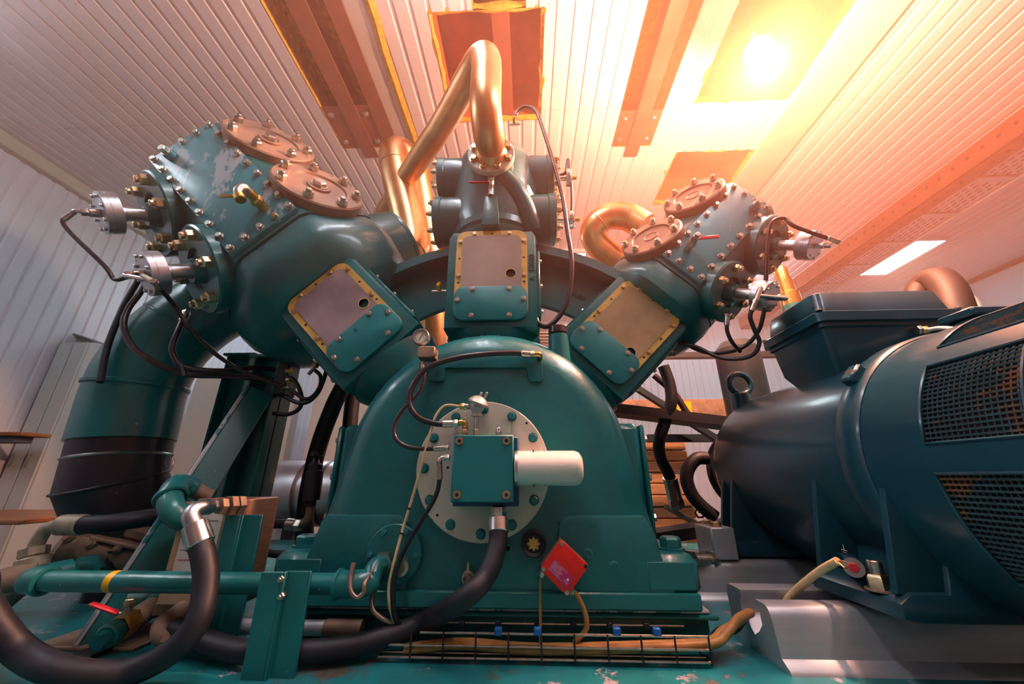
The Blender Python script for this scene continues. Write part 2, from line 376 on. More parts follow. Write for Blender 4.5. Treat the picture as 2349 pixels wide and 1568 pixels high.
# slotted steel channel and cable trough under the ceiling
r = T('slotted_channel', 'rust red perforated steel channel hung along the ceiling', 'channel', (4.08, 4, 3.0))
b = MB(); b.box(4.0, 4.012, 1.2, YB, 3.0, 3.2, .002); b.box(4.0, 4.17, 1.2, YB, 3.0, 3.012, .002); b.box(4.158, 4.17, 1.2, YB, 3.0, 3.06, .002); b.build('channel_section', 'primer', r)
b = MB(); y = 1.3
while y < YB - .1:
    b.lathe((3.9995, y, 3.12), (-1, 0, 0), [(0, .018), (.0006, 0)], 8); b.lathe((4.085, y + .05, 2.9995), (0, 0, -1), [(0, .02), (.0006, 0)], 8); y += .12
b.build('punched_hole', 'dark', r, kind='stuff')
r = T('ceiling_trough', 'pale perforated sheet metal cable trough beside the slotted channel', 'trough', (4.45, 4, 3.04))
for i in range(10):
    y0 = 1.4 + i * .52
    MB().box(4.22, 4.68, y0 + .03, y0 + .49, 3.1, 3.105, .001).build('trough_panel', 'panel_white', r)
    MB().box(4.2, 4.7, y0 - .015, y0 + .025, 3.085, 3.11, .003).build('cross_rib', 'panel_white', r)
    b = MB()
    for q in range(7):
        for s in range(6): yy = y0 + .07 + s * .07 + (.03 if q % 2 else 0); xx = 4.25 + q * .06; b.box(xx, xx + .012, yy, yy + .045, 3.0985, 3.1005)
    b.build('slot', 'dark', r, kind='stuff')
b = MB(); b.box(4.2, 4.215, 1.2, YB, 3.08, 3.2); b.box(4.685, 4.7, 1.2, YB, 3.08, 3.2); b.build('side_rail', 'panel_white', r)

def light_panel(label, x0, x1, y0, y1, z=ZC):
    r = T('ceiling_light', label, 'light', ((x0 + x1) / 2, (y0 + y1) / 2, z - .05))
    MB().ring(rrect(x0 - .03, x1 + .03, y0 - .03, y1 + .03, .01, 2), rrect(x0, x1, y0, y1, .008, 2), z - .05, z).build('light_frame', 'panel_white', r)
    MB().box(x0, x1, y0, y1, z - .04, z - .03).build('diffuser', 'panel_glow', r)
light_panel('bright white light panel on the ceiling beside the cable trough', 4.78, 5.22, 4.1, 4.92)
light_panel('bright square light panel on the ceiling behind the vertical cylinder', .44, .8, 4.2, 4.8)
def batten(label, x, y0, y1, z=2.92):  # hung low so the tubes also throw added light onto the ceiling
    r = T('batten_light', label, 'light', (x, (y0 + y1) / 2, z - .06), 'suspended batten lights')
    MB().box(x - .05, x + .05, y0, y1, z + .02, z + .05, .006).build('batten_tray', 'panel_white', r)
    for s_ in (-1, 1): MB().cyl((x + s_ * .075, y0 + .03, z), (x + s_ * .075, y1 - .03, z), .022, n=14).build('light_tube', 'tube_glow', r)
    for y in (y0 + .01, y1 - .03):
        MB().box(x - .1, x + .1, y, y + .02, z - .03, z + .03, .004).build('tube_holder', 'panel_white', r); MB().cyl((x, y + .01, z + .05), (x, y + .01, ZC), .004, n=6).build('hanger_rod', 'zinc', r)
batten('unseen twin tube batten over the walkway, hung low to light the ceiling too, in line with the oil filter', -.45, -.45, 1.15)
batten('unseen twin tube batten over the walkway, hung low to light the ceiling too, in line with the motor', 1.45, -.5, 1.1)
batten('unseen twin tube batten added over the walkway to light the ribbed wall, nearest the cabinets', -3.5, -.5, 1.1)
batten('twin tube batten hung above the far cabinets', -3.0, 4.3, 5.7)
batten('twin tube batten hung behind the motor near the cable trough', 3.0, 4.5, 5.9)

lp = az(1740, 120, 2.62)  # lamp added to cast the orange glow of the flare
r = T('flare_lamp', 'added warm orange lamp standing in for the flare glow below the ceiling hatch', 'lamp', lp)
MB().cyl(lp + V((0, 0, .12)), (lp.x, lp.y, ZC + .3), .006, n=8).build('lamp_cord', 'rubber', r)
MB().lathe(lp + V((0, 0, .14)), (0, 0, -1), [(0, 0), (0, .02), (.06, .026), (.075, .02)], 20).build('lamp_holder', 'zinc', r)
MB().lathe(lp, (0, 0, -1), [(.075 * -math.cos(k * pi / 12), .075 * math.sin(k * pi / 12)) for k in range(13)], 24).build('lamp_globe', 'lamp_glow', r)
ld = bpy.data.lights.new('warm_light', 'POINT'); ld.energy = WARM_POWER; ld.color = (1, .38, .22); ld.shadow_soft_size = .05
link(bpy.data.objects.new('warm_light', ld), r, M.Translation(lp + V((0, -.02, -.13))))

# ------------------------------------------------------------------ skid deck
r = T('skid_deck', 'teal painted steel skid deck with worn paint under the compressor', 'skid', (.2, 1.6, -.35))
MB().box(-2.3, 2.6, .15, 2.9, -.05, 0, .006).build('deck_plate', 'deck', r)
for y in (.2, 2.6): MB().box(-2.3, 2.6, y, y + .12, -.35, -.05, .004).build('side_beam', 'teal_flat', r)
for x in (-2.2, -.8, .6, 2.0): MB().box(x, x + .12, .33, 2.59, -.34, -.05, .004).build('cross_beam', 'teal_flat', r)

# ------------------------------------------------------------------ crankcase
CX, CZ = -.13, .445
def FR(ang, Y):
    a = math.radians(ang)
    return M(((math.cos(a), math.sin(a), 0, CX), (0, 0, -1, Y), (-math.sin(a), math.cos(a), 0, CZ), (0, 0, 0, 1)))
cc = T('crankcase', 'large teal cast iron compressor crankcase with arched front', 'crankcase', (CX, 1.6, 0))
half = [(.535, .125), (.52, .2), (.49, .32), (.463, .45)] + [(.455 * math.cos(math.radians(a)), CZ + .455 * math.sin(math.radians(a))) for a in range(8, 91, 6)]
half[-1] = (0, CZ + .455)
outl = [(x, z) for x, z in half] + [(-x, z) for x, z in reversed(half[:-1])]
loops = []
for k in range(7):
    th = k * pi / 12; d = .1 * (1 - math.sin(th)); y = 1.16 + .1 * (1 - math.cos(th))
    loops.append([(CX + p[0], y, max(p[1], .125) if i not in (0, len(outl) - 1) else .125) for i, p in enumerate(inset(outl, d))])
loops.append([(CX + p[0], 2.0, p[1]) for p in outl])
MB().loft(loops).build('body', 'teal_cast', cc, ang=50)
for s in (-1, 1):
    x0, x1 = sorted((CX + s * .43, CX + s * .585))
    MB().box(x0, x1, 1.15, 1.95, .125, .222, .018).build('foot', 'teal_cast', cc)
    for y in (1.24, 1.85): bolt(cc, (CX + s * .545, y, .222), (0, 0, 1), .03, .042, 'hex', 'teal')
    x0, x1 = sorted((CX + s * .40, CX + s * .505))                       # side door flange
    MB().box(x0, x1, 1.27, 1.9, .24, .59, .02).build('side_flange', 'teal_cast', cc)
    x0, x1 = sorted((CX + s * .506, CX + s * .52)); MB().box(x0, x1, 1.275, 1.9, .24, .585, .006).build('side_cover', 'teal', cc)
    for z in (.3, .42, .54): bolt(cc, (CX + s * .52, 1.3, z), (s, 0, 0), .012, .014, 'hex', 'zinc')
    q = [(s * .20, .2), (s * .20, .2), (s * .2, .265)]
    pol = [(CX + s * .2, .13), (CX + s * .515, .13), (CX + s * .465, .3), (CX + s * .45, .318), (CX + s * .24, .318), (CX + s * .215, .30)]
    MB(M(((1, 0, 0, 0), (0, 0, -1, 1.16), (0, 1, 0, 0), (0, 0, 0, 1)))).prism(pol if s > 0 else pol[::-1], -.005, .008, .006).build('raised_pad', 'teal_cast', cc)
MB().box(CX - .6, CX + .575, 1.145, 2.15, .095, .135, .004).build('plinth', 'teal', cc)
MB().box(CX - .59, CX + .6, 1.165, 2.15, .084, .0945, .004).build('sole_bar', 'teal_scraped', cc)
MB().box(CX - .6, CX + .62, 1.16, 2.15, .072, .0835, .004).build('weld_strip', 'teal', cc)
MB().box(CX - .58, CX + .6, 1.19, 2.15, 0, .0715).build('sole_box', 'teal', cc)
FRONT = lambda Y: M(((1, 0, 0, 0), (0, 0, -1, Y), (0, 1, 0, 0), (0, 0, 0, 1)))       # local x right, y up, z towards the viewer
P = [at(x, y, 1.16) for x, y in ((1000, 812), (985, 850), (985, 872), (992, 876), (1015, 876), (1021, 871), (1023, 845), (1208, 845), (1212, 871), (1219, 877), (1240, 877), (1246, 870), (1243, 812))]
MB(FRONT(1.16)).prism([(p.x, p.z) for p in P], -.06, .01, .004).build('lifting_pad', 'teal_cast', cc)
# main cover with its bolts
cv = MB().lathe((-.132, 1.16, .444), (0, -1, 0), [(0, 0), (0, .196), (.017, .196), (.02, .193), (.02, 0)], 64).build('end_cover', 'cover_white', cc)
for k in range(12):
    a = math.radians(k * 30); bolt(cv, (-.132 + .172 * math.sin(a), 1.14, .444 + .172 * math.cos(a)), (0, -1, 0), .0115, .015, 'hex', 'teal_flat')
b = MB()
for x, y in ((1208, 970), (1027, 1072), (1003, 1181)): p = at(x, y, 1.1399); b.lathe(p, (0, -1, 0), [(0, .004), (.0005, 0)], 8)
b.build('tapped_hole', 'dark', cv, kind='stuff')
# round inspection cover at the foot
p0 = at(905, 1270, 1.15); p0 = V((p0.x, 1.155, p0.z))
ic = MB().lathe(p0, (0, -1, 0), [(0, 0), (0, .077), (.012, .077), (.015, .074), (.015, 0)], 36).build('inspection_cover', 'teal', cc)
for k in range(6):
    a = math.radians(k * 60 + 30); bolt(ic, p0 + V((.064 * math.sin(a), -.015, .064 * math.cos(a))), (0, -1, 0), .0075, .009, 'hex', 'teal_flat')
# plugs, sight glass, drain cock
def boss(x, y, R_, r_, d=.008):
    p = at(x, y, 1.16); MB().lathe(p, (0, -1, 0), [(0, 0), (0, R_), (d, R_), (d + .002, R_ - .003), (d + .002, r_), (.001, r_), (.001, 0)], 20).build('threaded_boss', 'teal', cc); MB().lathe(p + V((0, -.0015, 0)), (0, -1, 0), [(0, r_), (.0004, 0)], 16).build('bore_shade', 'dark', cc); return p  # dark disc in the bore paints its shade
for x, y, R_, r_ in ((1347, 1269, .014, .009), (1408, 1299, .015, .009), (1166, 1256, .011, .006)): boss(x, y, R_, r_)
p = at(1224, 1246, 1.155)
sg = MB().lathe(p, (0, -1, 0), [(0, 0), (0, .034), (.012, .034), (.014, .03), (.008, .022), (.004, .021), (.004, 0)], 28).build('oil_sight_glass', 'black_paint', cc)
st = [(math.sin(k * pi / 8) * (.019 if k % 2 == 0 else .012), math.cos(k * pi / 8) * (.019 if k % 2 == 0 else .012)) for k in range(16)]
MB(FRONT(p.y - .004) ).prism([(p.x + a, p.z + c) for a, c in st], 0, .004).build('sight_star', 'brass', sg)
p = at(1076, 1318, 1.16)
dc = MB().lathe(p, (0, -1, 0), [(0, 0), (0, .016), (.025, .016), (.025, .012), (.05, .012), (.05, .009), (.03, .008), (.03, 0)], 18).build('drain_cock', 'zinc', cc)
MB().cyl(p + V((0, -.02, .01)), p + V((0, -.02, .034)), .004, n=8).build('cock_stem', 'brass', dc)
# filler neck
pn0, pn1 = at(1287, 850, 1.24), at(1280, 768, 1.24)
MB().cyl(pn0 + V((0, .01, -.06)), pn1, .044, .034, 24, .003).build('filler_neck', 'teal_cast', cc)
MB().cyl(pn1, pn1 + V((0, 0, .03)), .034, .033, 20, .004).build('filler_cap', 'hose_brown', cc)
text(cc, '456', FRONT(1.175) @ M.Translation((at(950, 936, 1.17).x, at(950, 936, 1.17).z, 0)), .03, 'teal_cast', ext=.006)

# ring web joining the three distance pieces
rw = T('ring_web', 'teal cast iron arched web joining the three windowed housings', 'casting', (CX, 1.47, CZ + .72))
for a0, a1 in ((-38, -9), (9, 38)):
    lo = []; lf = []
    for i in range(13):
        a = math.radians(a0 + (a1 - a0) * i / 12); s, c = math.sin(a), math.cos(a)
        q = lambda r_, y: (CX + r_ * s, y, CZ + r_ * c)
        lo.append([q(.71, 1.47), q(.93, 1.47), q(.93, 1.5), q(.71, 1.5)]); lf.append([q(.915, 1.39), q(.955, 1.39), q(.955, 1.56), q(.915, 1.56)])
    MB().loft(lo).build('web_plate', 'teal_cast', rw, ang=30); MB().loft(lf).build('web_rim', 'teal_cast', rw, ang=30)
p = at(1335, 682, 1.468)
text(rw, '0 80020', FR(26, 1.468) @ M.Translation((0, (p - V((CX, 1.468, CZ))).length, 0)), .026, 'teal_cast', ext=.004)

# ------------------------------------------------------------------ windowed distance pieces
def housing(ang, Yf, rc, hw, hh, label, hole, extra=None, pane='acrylic'):
    F = FR(ang, Yf); O = (F @ V((0, rc - hh, -.18)))
    t = T('distance_piece', label, 'housing', O, 'windowed distance pieces on the crankcase')
    r0, r1 = rc - hh, rc + hh
    MB(F).prism([(-hw - .035, r0 - .03), (hw + .035, r0 - .03), (hw + .035, r1 - .02), (hw + .02, r1 + .005), (-hw - .02, r1 + .005), (-hw - .035, r1 - .02)], -.34, -.004, .01).build('housing_body', 'teal_cast', t)
    loop = []
    for q, rr in ((-.03, .0), (-.075, -.02), (-.1, -.045), (-.14, -.05)):
        loop.append([(x, r0 + q, z - .172) for x, z in circ(hw + .05 + rr, 32)])
    MB(F).loft(loop).build('neck', 'teal_cast', t, ang=50)
    MB(F).lathe((0, r1 + .005, -.172), (0, 1, 0), [(0, hw + .02), (.03, hw + .03), (.05, hw + .05), (.08, hw + .05)], 32).build('top_neck', 'teal_cast', t)
    # gasket frame, clear window, lower cover
    wy = r0 + (r1 - r0) * .345
    A = rrect(-hw, hw, r0, r1, .04); B_ = rrect(-hw + .03, hw - .03, r0 + .03, r1 - .03, .03)
    g = MB(F).ring(A, B_, -.004, .006).build('gasket_frame', 'gasket', t)
    hx, hy = hole; hc = circ(.019, 20, hx, hy, pi / 2)
    wn = rrect(-hw + .024, hw - .024, wy - .03, r1 - .024, .025)
    # plate with a round hole: outline joined to the hole by a seam
    k = max(range(len(wn)), key=lambda i: wn[i][1] - abs(wn[i][0] - hx)); wn2 = wn[k:] + wn[:k] + [wn[k]]
    hc2 = hc[::-1]; j = min(range(20), key=lambda i: (hc2[i][0] - wn[k][0]) ** 2 + (hc2[i][1] - wn[k][1]) ** 2); hc2 = hc2[j:] + hc2[:j] + [hc2[j]]
    n = len(wn2 + hc2); bb = MB(F); pp = wn2 + hc2
    bb.add([(x, y, .009) for x, y in pp], [tuple(range(n))]); bb.build('window_pane', pane, t)
    MB(F).lathe((hx, hy, -.02), (0, 0, 1), [(0, 0), (0, .0195), (.0295, .0195)], 20).build('hole_bore', 'dark', t)
    MB(F).ring(circ(.0215, 20, hx, hy), circ(.0185, 20, hx, hy), .0088, .0102).build('hole_edge', 'gasket', t)
    MB(F).prism(rrect(-hw + .002, hw - .002, r0 - .006, wy, .038), 0, .014, .003).build('lower_cover', 'teal_flat', t)
    for x, y in ((-hw * .5, wy - .012), (hw * .5, wy - .012), (-hw + .016, (r0 + wy) / 2 + .01), (hw - .016, (r0 + wy) / 2 + .01), (-hw * .5, r0 + .012), (hw * .5, r0 + .012)): bolt(t, (x, y, .014), (0, 0, 1), .0082, .009, 'hex', 'zinc', F)
    for x, y in ((-hw * .5, r1 - .014), (hw * .5, r1 - .014), (-hw + .014, r1 - .05), (hw - .014, r1 - .05), (-hw + .014, wy + .05), (hw - .014, wy + .05)): bolt(t, (x, y, .006), (0, 0, 1), .0082, .011, 'hex', 'gold_bolt', F)
    b = MB(F)
    for x, y in ((0, r1 - .014), (-hw + .014, (wy + r1) / 2), (hw - .014, (wy + r1) / 2), (-hw + .014, wy + .02), (hw - .014, wy + .02)): b.lathe((x, y, .0061), (0, 0, 1), [(0, .005), (.0005, 0)], 8)
    b.build('bolt_hole', 'ink_dark', t, kind='stuff')
    for s in (-1, 1):                                    # side covers
        if extra == s or extra is None:
            x0, x1 = sorted((s * (hw + .035), s * (hw + .05))); sc = MB(F).box(x0, x1, r0 + .03, r1 - .06, -.28, -.05, .004).build('side_cover', 'teal', t)
            for y in (r0 + .06, rc - .02, r1 - .1): bolt(sc, (s * (hw + .05), y, -.07), (s, 0, 0), .008, .01, 'hex', 'zinc', F)
    return t, F
tl, FL = housing(-45, 1.2, .742, .135, .19, 'teal housing with a pinkish window, leaning towards the green suction pipe', (.078, .742 - .02), None, 'acrylic_pink')
text(tl, '1', FL @ M.Translation((-.005, .655, .0146)), .022, 'ink_dark', name='number_mark')
tc, FC = housing(0, 1.25, .712, .14, .193, 'upright teal housing with a pale window, below the vertical cylinder', (.075, .712 - .005), 1)
text(tc, '60002', FC @ M.Translation((.158, .76, -.003)) @ M.Rotation(pi / 2, 4, 'Z'), .032, 'teal_cast', ext=.004)
text(tc, 'A', FC @ M.Translation((.158, .69, -.003)) @ M.Rotation(pi / 2, 4, 'Z'), .026, 'teal_cast', ext=.004)
ar = [(-.06, 0), (-.05, .012), (-.05, .004), (.05, .004), (.05, .012), (.06, 0), (.05, -.012), (.05, -.004), (-.05, -.004), (-.05, -.012)]
MB(FC @ M.Translation((0, .712 - .255, -.01))).prism([(x * .62, y * .62) for x, y in ar], -.03, .012).build('cast_arrow', 'teal_cast', tc)
tr, FRt = housing(45, 1.38, .737, .138, .192, 'teal housing with an amber tinted window, leaning towards the motor', (.075, .737 - .06), None, 'acrylic_amber')

# ------------------------------------------------------------------ octagonal cylinders
def oct_pts(A, rnd=.10):
    s = A * math.tan(pi / 8); o = []
    for k in range(8):
        a = k * pi / 4; c, q = math.cos(a), math.sin(a)
        for t in (-1 + rnd, 1 - rnd): o.append((A * q + c * s * t, A * c - q * s * t))
    return o
def unloader(t, F, p, n, ro, dirs):
    """valve flange with nuts, hub and a bright diaphragm head"""
    n = V(n); B = frame(p, n, (0, 1, 0)); G = F @ B
    fl = MB(G).lathe((0, 0, -.02), (0, 0, 1), [(0, 0), (0, ro), (.058, ro), (.064, ro - .006), (.064, ro * .5), (.05, ro * .46), (.05, ro * .3), (.09, ro * .26), (.09, 0)], 40).build('valve_flange', 'teal', t)
    for k in range(6):
        a = k * pi / 3 + .35; bolt(fl, (ro * .78 * math.cos(a), ro * .78 * math.sin(a), .044), (0, 0, 1), ro * .125, ro * .16, 'nut', 'gold_bolt', G, 'nut')
    MB(G).cyl((0, 0, .06), (0, 0, .15), ro * .17, n=14, b=.003).build('valve_spindle', 'bright_steel', fl)
    hd = MB(G).lathe((0, 0, .125), (0, 0, 1), [(0, 0), (0, ro * .18), (.02, ro * .2), (.022, ro * .46), (.05, ro * .46), (.05, ro * .45), (.053, ro * .45), (.053, ro * .46), (.068, ro * .46), (.07, ro * .44), (.07, 0)], 36).build('diaphragm_head', 'bright_steel', t)
    for k in range(8):
        a = k * pi / 4 + .2; bolt(hd, (ro * .38 * math.cos(a), ro * .38 * math.sin(a), .195), (0, 0, 1), ro * .04, ro * .06, 'cap', 'chrome', G)
    MB(G).cyl((0, 0, .195), (0, 0, .225), ro * .1, n=12, b=.002).build('inlet_port', 'chrome', hd)
    MB(G).hexa((0, 0, .225), (0, 0, 1), ro * .085, .02).build('inlet_nut', 'chrome', hd)
    return G
def valve_cover(t, F, p, n, ro, centre):
    G = F @ frame(p, n, (0, 1, 0))
    c = MB(G).lathe((0, 0, -.03), (0, 0, 1), [(0, 0), (0, ro), (.062, ro), (.068, ro - .006), (.068, ro * .63), (.06, ro * .6), (.06, ro * .2), (.06, 0)], 44).build('valve_cover', 'valve_cover', t)
    if centre: MB(G).lathe((0, 0, .03), (0, 0, 1), [(0, 0), (0, ro * .27), (.008, ro * .26), (.008, 0)], 24).build('centre_boss', 'valve_cover', c); bolt(c, (0, 0, .038), (0, 0, 1), .026, .026, 'hex', 'zinc', G)
    else: MB(G).lathe((0, 0, .03), (0, 0, 1), [(0, ro * .24), (.004, ro * .22), (.001, ro * .19), (.001, 0)], 20).build('centre_boss', 'valve_cover', c)
    for k in range(7):
        a = k * 2 * pi / 7 + .3; bolt(c, (ro * .82 * math.cos(a), ro * .82 * math.sin(a), .038), (0, 0, 1), ro * .112, ro * .125, 'nut', 'zinc', G, 'nut')
    b = MB(G)
    for k in range(4): a = k * pi / 2 + .7; b.lathe((ro * .88 * math.cos(a), ro * .88 * math.sin(a), .0381), (0, 0, 1), [(0, .006), (.0005, 0)], 8)
    b.build('jack_hole', 'ink_dark', c, kind='stuff')
def octo(zl, ang, Ya, A, r0, r1, rneck, label, plate, discs, ro, rl, bolts, cov_c, side):
    F = FR(ang, Ya); t = T('compressor_cylinder', label, 'cylinder', F @ V((0, rneck, 0)), 'angled compressor cylinders')
    O = oct_pts(A); L = []
    for rr, sc in ((r0, 1), (r1 - .01, 1), (r1, .985)): L.append([(x * sc, rr, z * sc) for x, z in O])
    MB(F).loft(L).build('valve_block', 'teal_cast', t, ang=30)
    d = r0 - rneck; L = []
    for u, sc, rn in ((0, .45, .42), (.04, .62, .4), (.12, .8, .36), (.26, .93, .3), (.45, 1.0, .26), (.7, 1.02, .22), (.97, 1.0, .15)): L.append([(x * sc, rneck + d * u, min(z * sc * .985, zl if u < .3 else 9)) for x, z in oct_pts(A, rn)])
    MB(F).loft(L).build('cylinder_barrel', 'teal_cast', t, ang=60)
    hw, p0, p1 = plate
    pl = MB(F @ M.Translation((0, 0, A))).prism([(-hw, p0), (hw, p0), (hw, p1), (-hw, p1)], -.002, .014, .002).build('front_plate', 'teal_plate', t)
    nl, ns = bolts; ex = hw - .016
    pos = [(s * ex, p0 + .02 + (p1 - p0 - .04) * i / (nl - 1)) for i in range(nl) for s in (-1, 1)] + [(-ex + 2 * ex * i / (ns - 1), q) for i in range(1, ns - 1) for q in (p0 + .02, p1 - .02)]
    for x, y in pos: bolt(pl, (x, y, A + .014), (0, 0, 1), .0115 * (A / .352) ** .3, .018, 'hex', 'zinc', F)
    MB(F).cyl((side * ex * .55, p1 - .06, A + .014), (side * ex * .55, p1 - .06, A + .04), .02, n=16, b=.003).build('plug_boss', 'teal_plate', pl)
    bolt(pl, (side * ex * .55, p1 - .06, A + .04), (0, 0, 1), .015, .03, 'hex', 'zinc', F)
    for rr in discs: valve_cover(t, F, (-side * A * .7071, rr, A * .7071), (-side, 0, 1), ro, cov_c)
    G = [unloader(t, F, (side * A * .7071, rr, A * .7071), (side, 0, 1), rl, None) for rr in discs]
    return t, F, G
tL, FLc, GL = octo(.225, -45, 1.452, .352, 1.13, 1.82, .86, 'big teal cylinder with a scratched blue front plate, leaning towards the cabinets', (.142, 1.15, 1.795), (1.652, 1.278), .172, .168, (9, 5), True, -1)
tR, FRc, GR = octo(.14, 45, 1.545, .238, 1.03, 1.56, .86, 'smaller teal cylinder with red handled cock on its front plate, leaning towards the motor', (.094, 1.05, 1.545), (1.435, 1.135), .128, .122, (8, 4), False, 1)
# gas cocks on the front plates
def cock(t, F, x, y, z, lever, s, mt, elbow):
    b = MB(F).cyl((x, y, z), (x, y, z + .03), .014 * s, n=12); b.hexa((x, y, z + .03), (0, 0, 1), .017 * s, .025); b.cyl((x, y, z + .055), (x, y, z + .085), .013 * s, n=12); b.build('cock_body', 'brass' if elbow else 'zinc', t)
    if elbow: MB(F).tube(cr([(x, y, z + .08), (x, y, z + .105), (x - .02, y - .01, z + .115), (x - .03, y - .03, z + .113)], 4), .015, 12).build('cock_elbow', 'zinc', t); MB(F).cyl((x - .03, y - .025, z + .113), (x - .035, y - .05, z + .112), .018, n=14, b=.003).build('cock_nozzle', 'brass', t)
    else: MB(F).cyl((x, y, z + .085), (x, y, z + .1), .01, n=10, b=.002).build('cock_nozzle', 'zinc', t)
    p = V((x, y, z + .07)); q = p + V(lever); MB(F).beam(p, q, .014, .006).build('cock_lever', mt, t)
cock(tL, FLc, .055, 1.235, .366, (-.08, .05, .02), 1.3, 'brass', True)
cock(tR, FRc, -.035, 1.14, .252, (.06, .06, .01), 1.0, 'red_grip', False)

# ------------------------------------------------------------------ vertical cylinder in the middle
Yc = 1.43
t = T('compressor_cylinder', 'upright rounded teal cylinder topped by the looped copper pipe', 'cylinder', (CX, Yc, 1.33))
MB().lathe((CX, Yc, 1.33), (0, 0, 1), [(0, 0), (0, .15), (.03, .17), (.05, .185), (.1, .185), (.14, .2), (.46, .2), (.51, .185), (.54, .15), (.54, .12), (.545, 0)], 48).build('cylinder_barrel', 'teal_cast', t, ang=50)
MB().lathe((CX, Yc + .1, 1.85), (0, 0, 1), [(0, 0), (0, .16), (.13, .16), (.16, .13), (.17, 0)], 40).build('top_dome', 'teal_cast', t, ang=50)
for s in (-1, 1):
    for z, ro in ((1.755, .105), (1.515, .115)):
        x = CX + s * .12; e = CX + s * .235
        MB().cyl((x, Yc - .03, z), (e, Yc - .03, z), ro * .97, n=36).build('valve_port', 'teal_cast', t)
        fl = MB().cyl((e, Yc - .03, z), (e + s * .035, Yc - .03, z), ro, n=36, b=.004).build('valve_flange', 'teal', t)
        for k in range(8):
            a = k * pi / 4 + .2; bolt(fl, (e + s * .035, Yc - .03 + ro * .8 * math.cos(a), z + ro * .8 * math.sin(a)), (s, 0, 0), .013, .018, 'nut', 'gold_bolt', None, 'nut')
        if s > 0:
            q = V((e + .035, Yc - .03, z)); MB().cyl(q, q + V((.07, 0, 0)), .012, n=12).build('valve_spindle', 'chrome', fl)
            hd = MB().cyl(q + V((.06, 0, 0)), q + V((.08, 0, 0)), .042, n=24, b=.002).build('diaphragm_head', 'chrome', fl)
            for k in range(8): a = k * pi / 4; bolt(t, q + V((.08, .036 * math.cos(a), .036 * math.sin(a))), (1, 0, 0), .005, .006, 'cap', 'chrome')
            MB().cyl(q + V((.08, 0, 0)), q + V((.11, 0, 0)), .009, n=10).build('inlet_port', 'brass', t)
MB().lathe((CX - .005, 1.34, 1.685), (0, -1, 0), [(0, 0), (0, .11), (.06, .1), (.13, .082), (.14, .078), (.14, 0)], 32).build('outlet_neck', 'teal_cast', t, ang=50)
MB().tube(cr([(CX + .03, 1.26, 1.64), (CX + .09, 1.258, 1.575), (CX + .14, 1.29, 1.48), (CX + .165, 1.32, 1.4)], 5), [.042] * 15 + [.034], 16).build('cast_rib', 'teal_cast', t, ang=60)
MB().prism([(CX - .04, 1.36), (CX + .03, 1.36), (CX + .022, 1.5), (CX - .03, 1.5)], -.06, .02, .004, FRONT(1.235)).build('nozzle_pad', 'teal', t)
p = V((CX - .005, 1.215, 1.5)); MB().cyl(p, p + V((0, 0, .03)), .012, n=12).build('cock_body', 'zinc', t); MB().hexa(p + V((0, 0, .03)), (0, 0, 1), .014, .02).build('cock_nut', 'zinc', t); MB().tube(cr([p + V((0, 0, .05)), p + V((0, -.005, .07)), p + V((0, -.02, .08))], 3), .013, 10).build('cock_elbow', 'zinc', t)
MB().beam(p + V((-.01, -.01, .06)), p + V((-.09, -.01, .062)), .012, .006).build('cock_lever', 'red_grip', t)
fl = MB().lathe((CX - .005, 1.2, 1.685), (0, -1, 0), [(0, 0), (0, .098), (.022, .098), (.025, .095), (.025, 0)], 40).build('pipe_flange', 'cover_white', t)
for k in range(8): a = k * pi / 4 + pi / 8; bolt(fl, (CX - .005 + .077 * math.cos(a), 1.175, 1.685 + .077 * math.sin(a)), (0, -1, 0), .014, .018, 'hex', 'gold_bolt')
# little yellow taps
def tap(label, p, d):
    t = T('gas_tap', label, 'tap', p, 'small yellow handled taps'); p = V(p); d = V(d)
    MB().cyl(p - d * .03, p + d * .03, .006, n=10).build('tap_body', 'zinc', t)
    MB().box(-.008, .008, -.02, .012, -.004, .012, .003, M.Translation(p + V((0, -.01, .012)))).build('tap_handle', 'yellow_plastic', t)
    MB().box(-.006, .006, -.004, .004, 0, .035, .002, M.Translation(p + V((0, -.014, 0)))).build('tap_lever', 'yellow_plastic', t)
tap('small yellow handled tap beside the upright windowed housing', at(1008, 668, 1.33), (1, 0, 0))
tap('small yellow tap on top of the upright cylinder', at(1180, 285, 1.36), (1, 0, 0))

# ------------------------------------------------------------------ side nozzle of the big cylinder and the copper pipes
nz = T('outlet_nozzle', 'teal outlet nozzle and flange behind the big angled cylinder', 'nozzle', FLc @ V((.3, 1.28, -.2)))
nd = V((.9, 0, -.42)).normalized(); b0 = V((0, 1.27, -.12))
MB(FLc).cyl(b0 + nd * .2, b0 + nd * .46, .235, .2, 40).build('nozzle_stub', 'teal_cast', nz)
fl = MB(FLc).cyl(b0 + nd * .46, b0 + nd * .485, .2, n=44, b=.004).build('nozzle_flange', 'teal', nz)
nb = frame(b0 + nd * .485, nd)
for k in range(8): a = k * pi / 4; bolt(fl, nb @ V((.165 * math.cos(a), .165 * math.sin(a), 0)), nd, .013, .016, 'hex', 'zinc', FLc)
def pipe(name, label, pts, r, mt, seams=(), n=24, cat='pipe', sm=6, parent=None, group=None):
    P = cr(pts, sm); t = T(name, label, cat, P[0], group)
    MB().tube(P, r, n).build('pipe_run', mt, t, ang=60)
    rr = r if not isinstance(r, (list, tuple)) else r[0]
    for s in seams:
        i = int(s * (len(P) - 2)); d = (P[i + 1] - P[i]).normalized()
        MB().lathe(P[i], d, [(-.006, rr * .99), (-.003, rr * 1.035), (.003, rr * 1.035), (.006, rr * .99)], n).build('weld_seam', mt, t)
    return t
